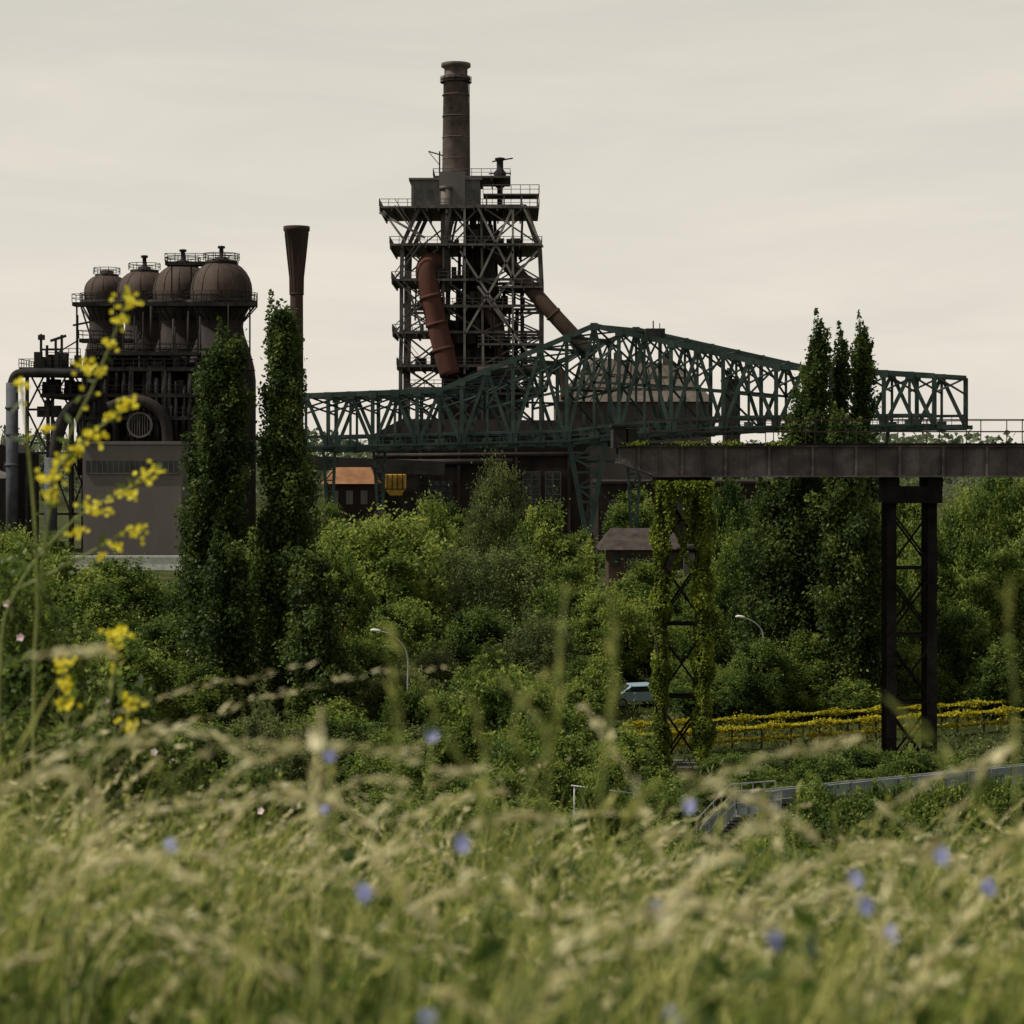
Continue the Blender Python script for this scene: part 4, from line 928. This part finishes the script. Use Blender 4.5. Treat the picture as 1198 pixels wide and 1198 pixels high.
for d,p in ((2.8,[(70,1100),(150,965),(240,885),(340,868),(490,882)]),(3.0,[(175,1120),(212,1000),(275,905),(390,872),(525,905)]),(2.7,[(-40,960),(25,915),(95,905),(125,985)]),
  (2.6,[(-60,900),(0,785),(60,768),(128,764)]),(3.1,[(960,1120),(990,1000),(1070,925),(1190,878)]),(2.9,[(690,1100),(770,975),(850,900),(1000,868)]),(3.0,[(1040,1120),(985,1010),(900,945),(800,905)]),
  (3.2,[(30,1060),(60,960),(140,870),(230,860),(300,890)]),(2.9,[(120,1130),(160,1040),(240,960),(360,930),(430,960)]),(3.3,[(560,1100),(600,1010),(670,950),(760,950)]),(3.0,[(880,1130),(930,1030),(1030,985),(1120,1010)]),
  (3.1,[(300,1120),(330,1000),(400,925),(480,915)]),(2.8,[(1120,1130),(1140,1020),(1200,960)]),(3.4,[(250,1050),(262,980),(310,925),(380,950)]),(3.0,[(-20,1010),(10,930),(80,880),(190,868)]),
  (3.2,[(640,1060),(720,990),(800,975),(870,1010)]),(3.0,[(760,1090),(700,1010),(640,960),(560,965)]),
  (3.6,[(20,1120),(80,1010),(180,950),(290,940)]),(3.8,[(420,1120),(440,1010),(500,940),(590,930)]),(3.4,[(350,1130),(300,1040),(220,1000),(130,1010)]),
  (3.3,[(1180,1130),(1120,1040),(1040,1005),(950,1020)]),(2.4,[(-40,1150),(30,1060),(130,1010),(240,1030)]),(2.4,[(650,1180),(720,1090),(810,1050),(900,1080)])):
    hv=random.uniform(.35,.6); plume(d,p,LB,hv,.0024,L_straw,random.uniform(.010,.014),int(120*hv),random.uniform(.2,.3))
for d,p in ((2.5,[(560,1000),(566,900),(548,815)]),(2.4,[(640,980),(652,800),(662,690)]),(2.4,[(610,960),(640,870),(590,800)]),(2.6,[(575,1000),(520,860),(452,735)]),(2.5,[(462,960),(463,860),(460,790)]),(2.3,[(700,960),(716,800),(716,700)]),
  (2.6,[(740,1000),(735,950),(765,915)]),(2.4,[(640,980),(600,850),(640,790)]),(2.3,[(1185,980),(1190,800),(1175,690)]),(3.2,[(880,1100),(885,1000),(900,930)]),(3.0,[(400,1080),(395,980),(385,900)]),(3.4,[(1010,1100),(1020,1010),(1060,940)])):
    plume(d,p,'tall thin green grass blade standing above the meadow',.6,.0026,L_grass,.011,40,.18)

def flower_parts(c,r,npet):
    V=[];T=[]
    nrm=Vector((random.uniform(-.5,.5),-1,random.uniform(0,.8))).normalized(); a=nrm.orthogonal().normalized(); b_=nrm.cross(a)
    for k in range(npet):
        an=k/npet*6.283; dr=a*math.cos(an)+b_*math.sin(an); si=nrm.cross(dr); w=2.2/npet*r
        q=[Vector(c),Vector(c)+dr*r*.6+si*w+nrm*r*.1,Vector(c)+dr*r*1.0+nrm*r*.2,Vector(c)+dr*r*.6-si*w+nrm*r*.1]
        V+= [tuple(p) for p in q]; T+=[random.random()]*4
    return np.array(V),np.array(T)
for (u,v,d) in ((505,858,3.2),(385,882,3.4),(540,985,2.8),(768,1062,2.4),(805,940,3.2),(1010,1056,2.5),(905,1098,2.4),(1100,998,2.7),(1000,1026,2.9),(1155,1036,2.8),(785,1186,2.3),(200,988,3.2),(378,942,3.4),(1040,1090,2.6),(425,1042,2.7),(500,1190,2.3)):
    c=E(u,v,d); gz=float(hill(c.x,c.y)); o=top('blue_wildflower','small pale blue wildflower on a thin meadow stem','flower',(c.x,c.y,gz),'blue wildflowers in the meadow')
    V1,T1=flower_parts(c,.0125,7); V2,T2=flower_parts(c+Vector((.002,-.003,-.006)),.011,6)
    V=np.concatenate([V1,V2])-np.array((c.x,c.y,gz)); T=np.concatenate([T1,T2]); link('petals',np_mesh('petals',V,np.arange(len(V)).reshape(-1,4),T,L_blue),o)
    b=MB(); b.tube([Vector((c.x+random.uniform(-.05,.05),c.y+.02,gz)),Vector((c.x+random.uniform(-.02,.02),c.y+.015,(c.z+gz)/2)),c+Vector((0,.004,-.002))],[.0022,.0018,.0012],5); b.obj('stem',o,M_stem)

def yellow_plant(d,root_u,branches,label):
    xr=sx(root_u,d); gz=float(hill(xr,d)); o=top('yellow_flowering_plant',label,'flower',(xr,d,gz),'tall yellow flowering weeds'); root=Vector((xr,d,gz))
    b=MB(); lv=[]; fl=[];ft=[]
    def fl_at(c,s_,num):
        for _ in range(num):
            cen=c+Vector((random.gauss(0,.015),random.gauss(0,.014),random.gauss(0,.011)))*s_
            V1,T1=flower_parts(cen,.0085,4); fl.append(V1); ft.append(T1)
    for path in branches:
        pts=[root if p is None else E(p[0],p[1],d) for p in path[0]]
        cc=chain(pts,8); n_=len(cc); b.tube(cc,[.0066*(1-.62*i/n_) for i in range(n_)],6)
        for (u,v,sz_) in path[1]: fl_at(E(u,v,d),sz_,int(18*sz_))
        i0=int(n_*.72)
        for p in cc[i0::2]: fl_at(p,.8,2)
        for p in cc[4::2]:
            lv.append(np.array(p+Vector((random.uniform(-.03,.03),random.uniform(-.02,.02),random.uniform(-.01,.02)))))
    b.obj('stem',o,M_stem)
    V=np.concatenate(fl)-np.array(root); link('blossoms',np_mesh('blossoms',V,np.arange(len(V)).reshape(-1,4),np.concatenate(ft),L_yflower),o)
    P=np.array(lv)-np.array(root); link('leaves',leaf_mesh('leaves',P,rng.uniform(.018,.034,len(P)),rng.uniform(.3,.9,len(P)),L_rose,.3),o)
yellow_plant(6.2,40,[([None,(40,800),(50,660),(70,540),(112,445),(150,350)],[(150,352,1.4),(143,375,.8),(128,402,.7),(100,430,1.3),(118,436,.5),(72,540,1.3),(60,560,1.2),(62,580,1)]),
 ([(70,545),(110,505),(155,475)],[(152,474,1.3),(130,487,.7),(108,512,1.5),(90,524,.8)]),([(45,720),(40,600),(25,450)],[(25,450,.9),(55,502,.6),(48,560,.4)])],'tall weed with clusters of small yellow blossoms on branching stems')
yellow_plant(6.4,5,[([None,(0,790),(20,690),(85,610),(150,572),(178,552)],[(172,555,1.3),(150,578,.9),(112,595,1.4),(92,622,.9)]),([(20,690),(90,655),(160,615)],[(158,620,1.2),(140,640,.7),(120,652,.5)])],'leaning yellow blossomed weed stem against the trees')
yellow_plant(5.8,90,[([None,(85,900),(78,840),(76,775)],[(76,775,1.0),(76,800,1.0),(77,825,1.0)]),([None,(120,880),(132,800),(138,738)],[(137,740,1.2),(130,755,.6)]),([(120,880),(145,850),(157,818)],[(155,822,1.0),(153,850,1.0)])],'short yellow blossomed weed in front of rose bushes')

def rose(u,d,wd,vt,n,roses,label):
    x=sx(u,d); gz=float(hill(x,d)); H=CAMZ-(vt-530)*d/K-gz
    o=top('wild_rose_shrub',label,'shrub',(x,d,gz),'wild rose shrubs on the slope')
    ncl=46; C=unit(ncl)*rng.uniform(.3,1,ncl)[:,None]**.5*np.array([wd/2,wd/2.5,H*.48]); C[:,2]+=H*.5
    idx=rng.integers(0,ncl,n); P=C[idx]+unit(n)*(rng.uniform(0,1,n)**.5*rng.uniform(.12,.34,ncl)[idx])[:,None]; P[:,2]=np.maximum(P[:,2],.02)
    link('foliage',leaf_mesh('foliage',P,rng.uniform(.020,.040,n),rng.uniform(.1,.9,ncl)[idx]+rng.normal(0,.15,n),L_rose,.55),o)
    b=MB()
    for k in range(14):
        t=Vector(C[k]); b.tube([Vector((0,0,0)),Vector((t.x*.3,t.y*.3,t.z*.6)),t,t+Vector((random.uniform(-.3,.3),0,random.uniform(.1,.3)))],[.015,.011,.007,.003],5)
    bo=b.obj('stems',None,M_bark); bo.parent=o
    for (ru,rv) in roses:
        c=E(ru,rv,d,-.5)
        V1,T1=flower_parts(c,.030,5); V=V1-np.array((x,d,gz)); link('rose_blossom',np_mesh('rose_blossom',V,np.arange(len(V)).reshape(-1,4),T1,L_pink),o)
rose(15,13.5,1.3,655,15000,[(10,655),(45,738),(30,700)],'wild rose shrub with pink blossoms on the grassy slope')
rose(100,14.5,1.3,790,12000,[(140,810),(105,800),(150,885),(195,868)],'low wild rose with pink blossoms beside grass')
rose(-20,11,1.2,760,9000,[(5,830)],'leafy wild rose shrub at the meadow edge')
rose(285,15,.75,905,7000,[(315,935),(270,925)],'small green rose bush with pale blossoms')
rose(190,15.5,.9,850,8000,[(215,880)],'thorny green bush growing on the slope')
rose(1110,16,1.1,985,8000,[],'leafy green bush on the slope edge')
rose(560,15,.7,985,5000,[],'small leafy bush on the slope edge')
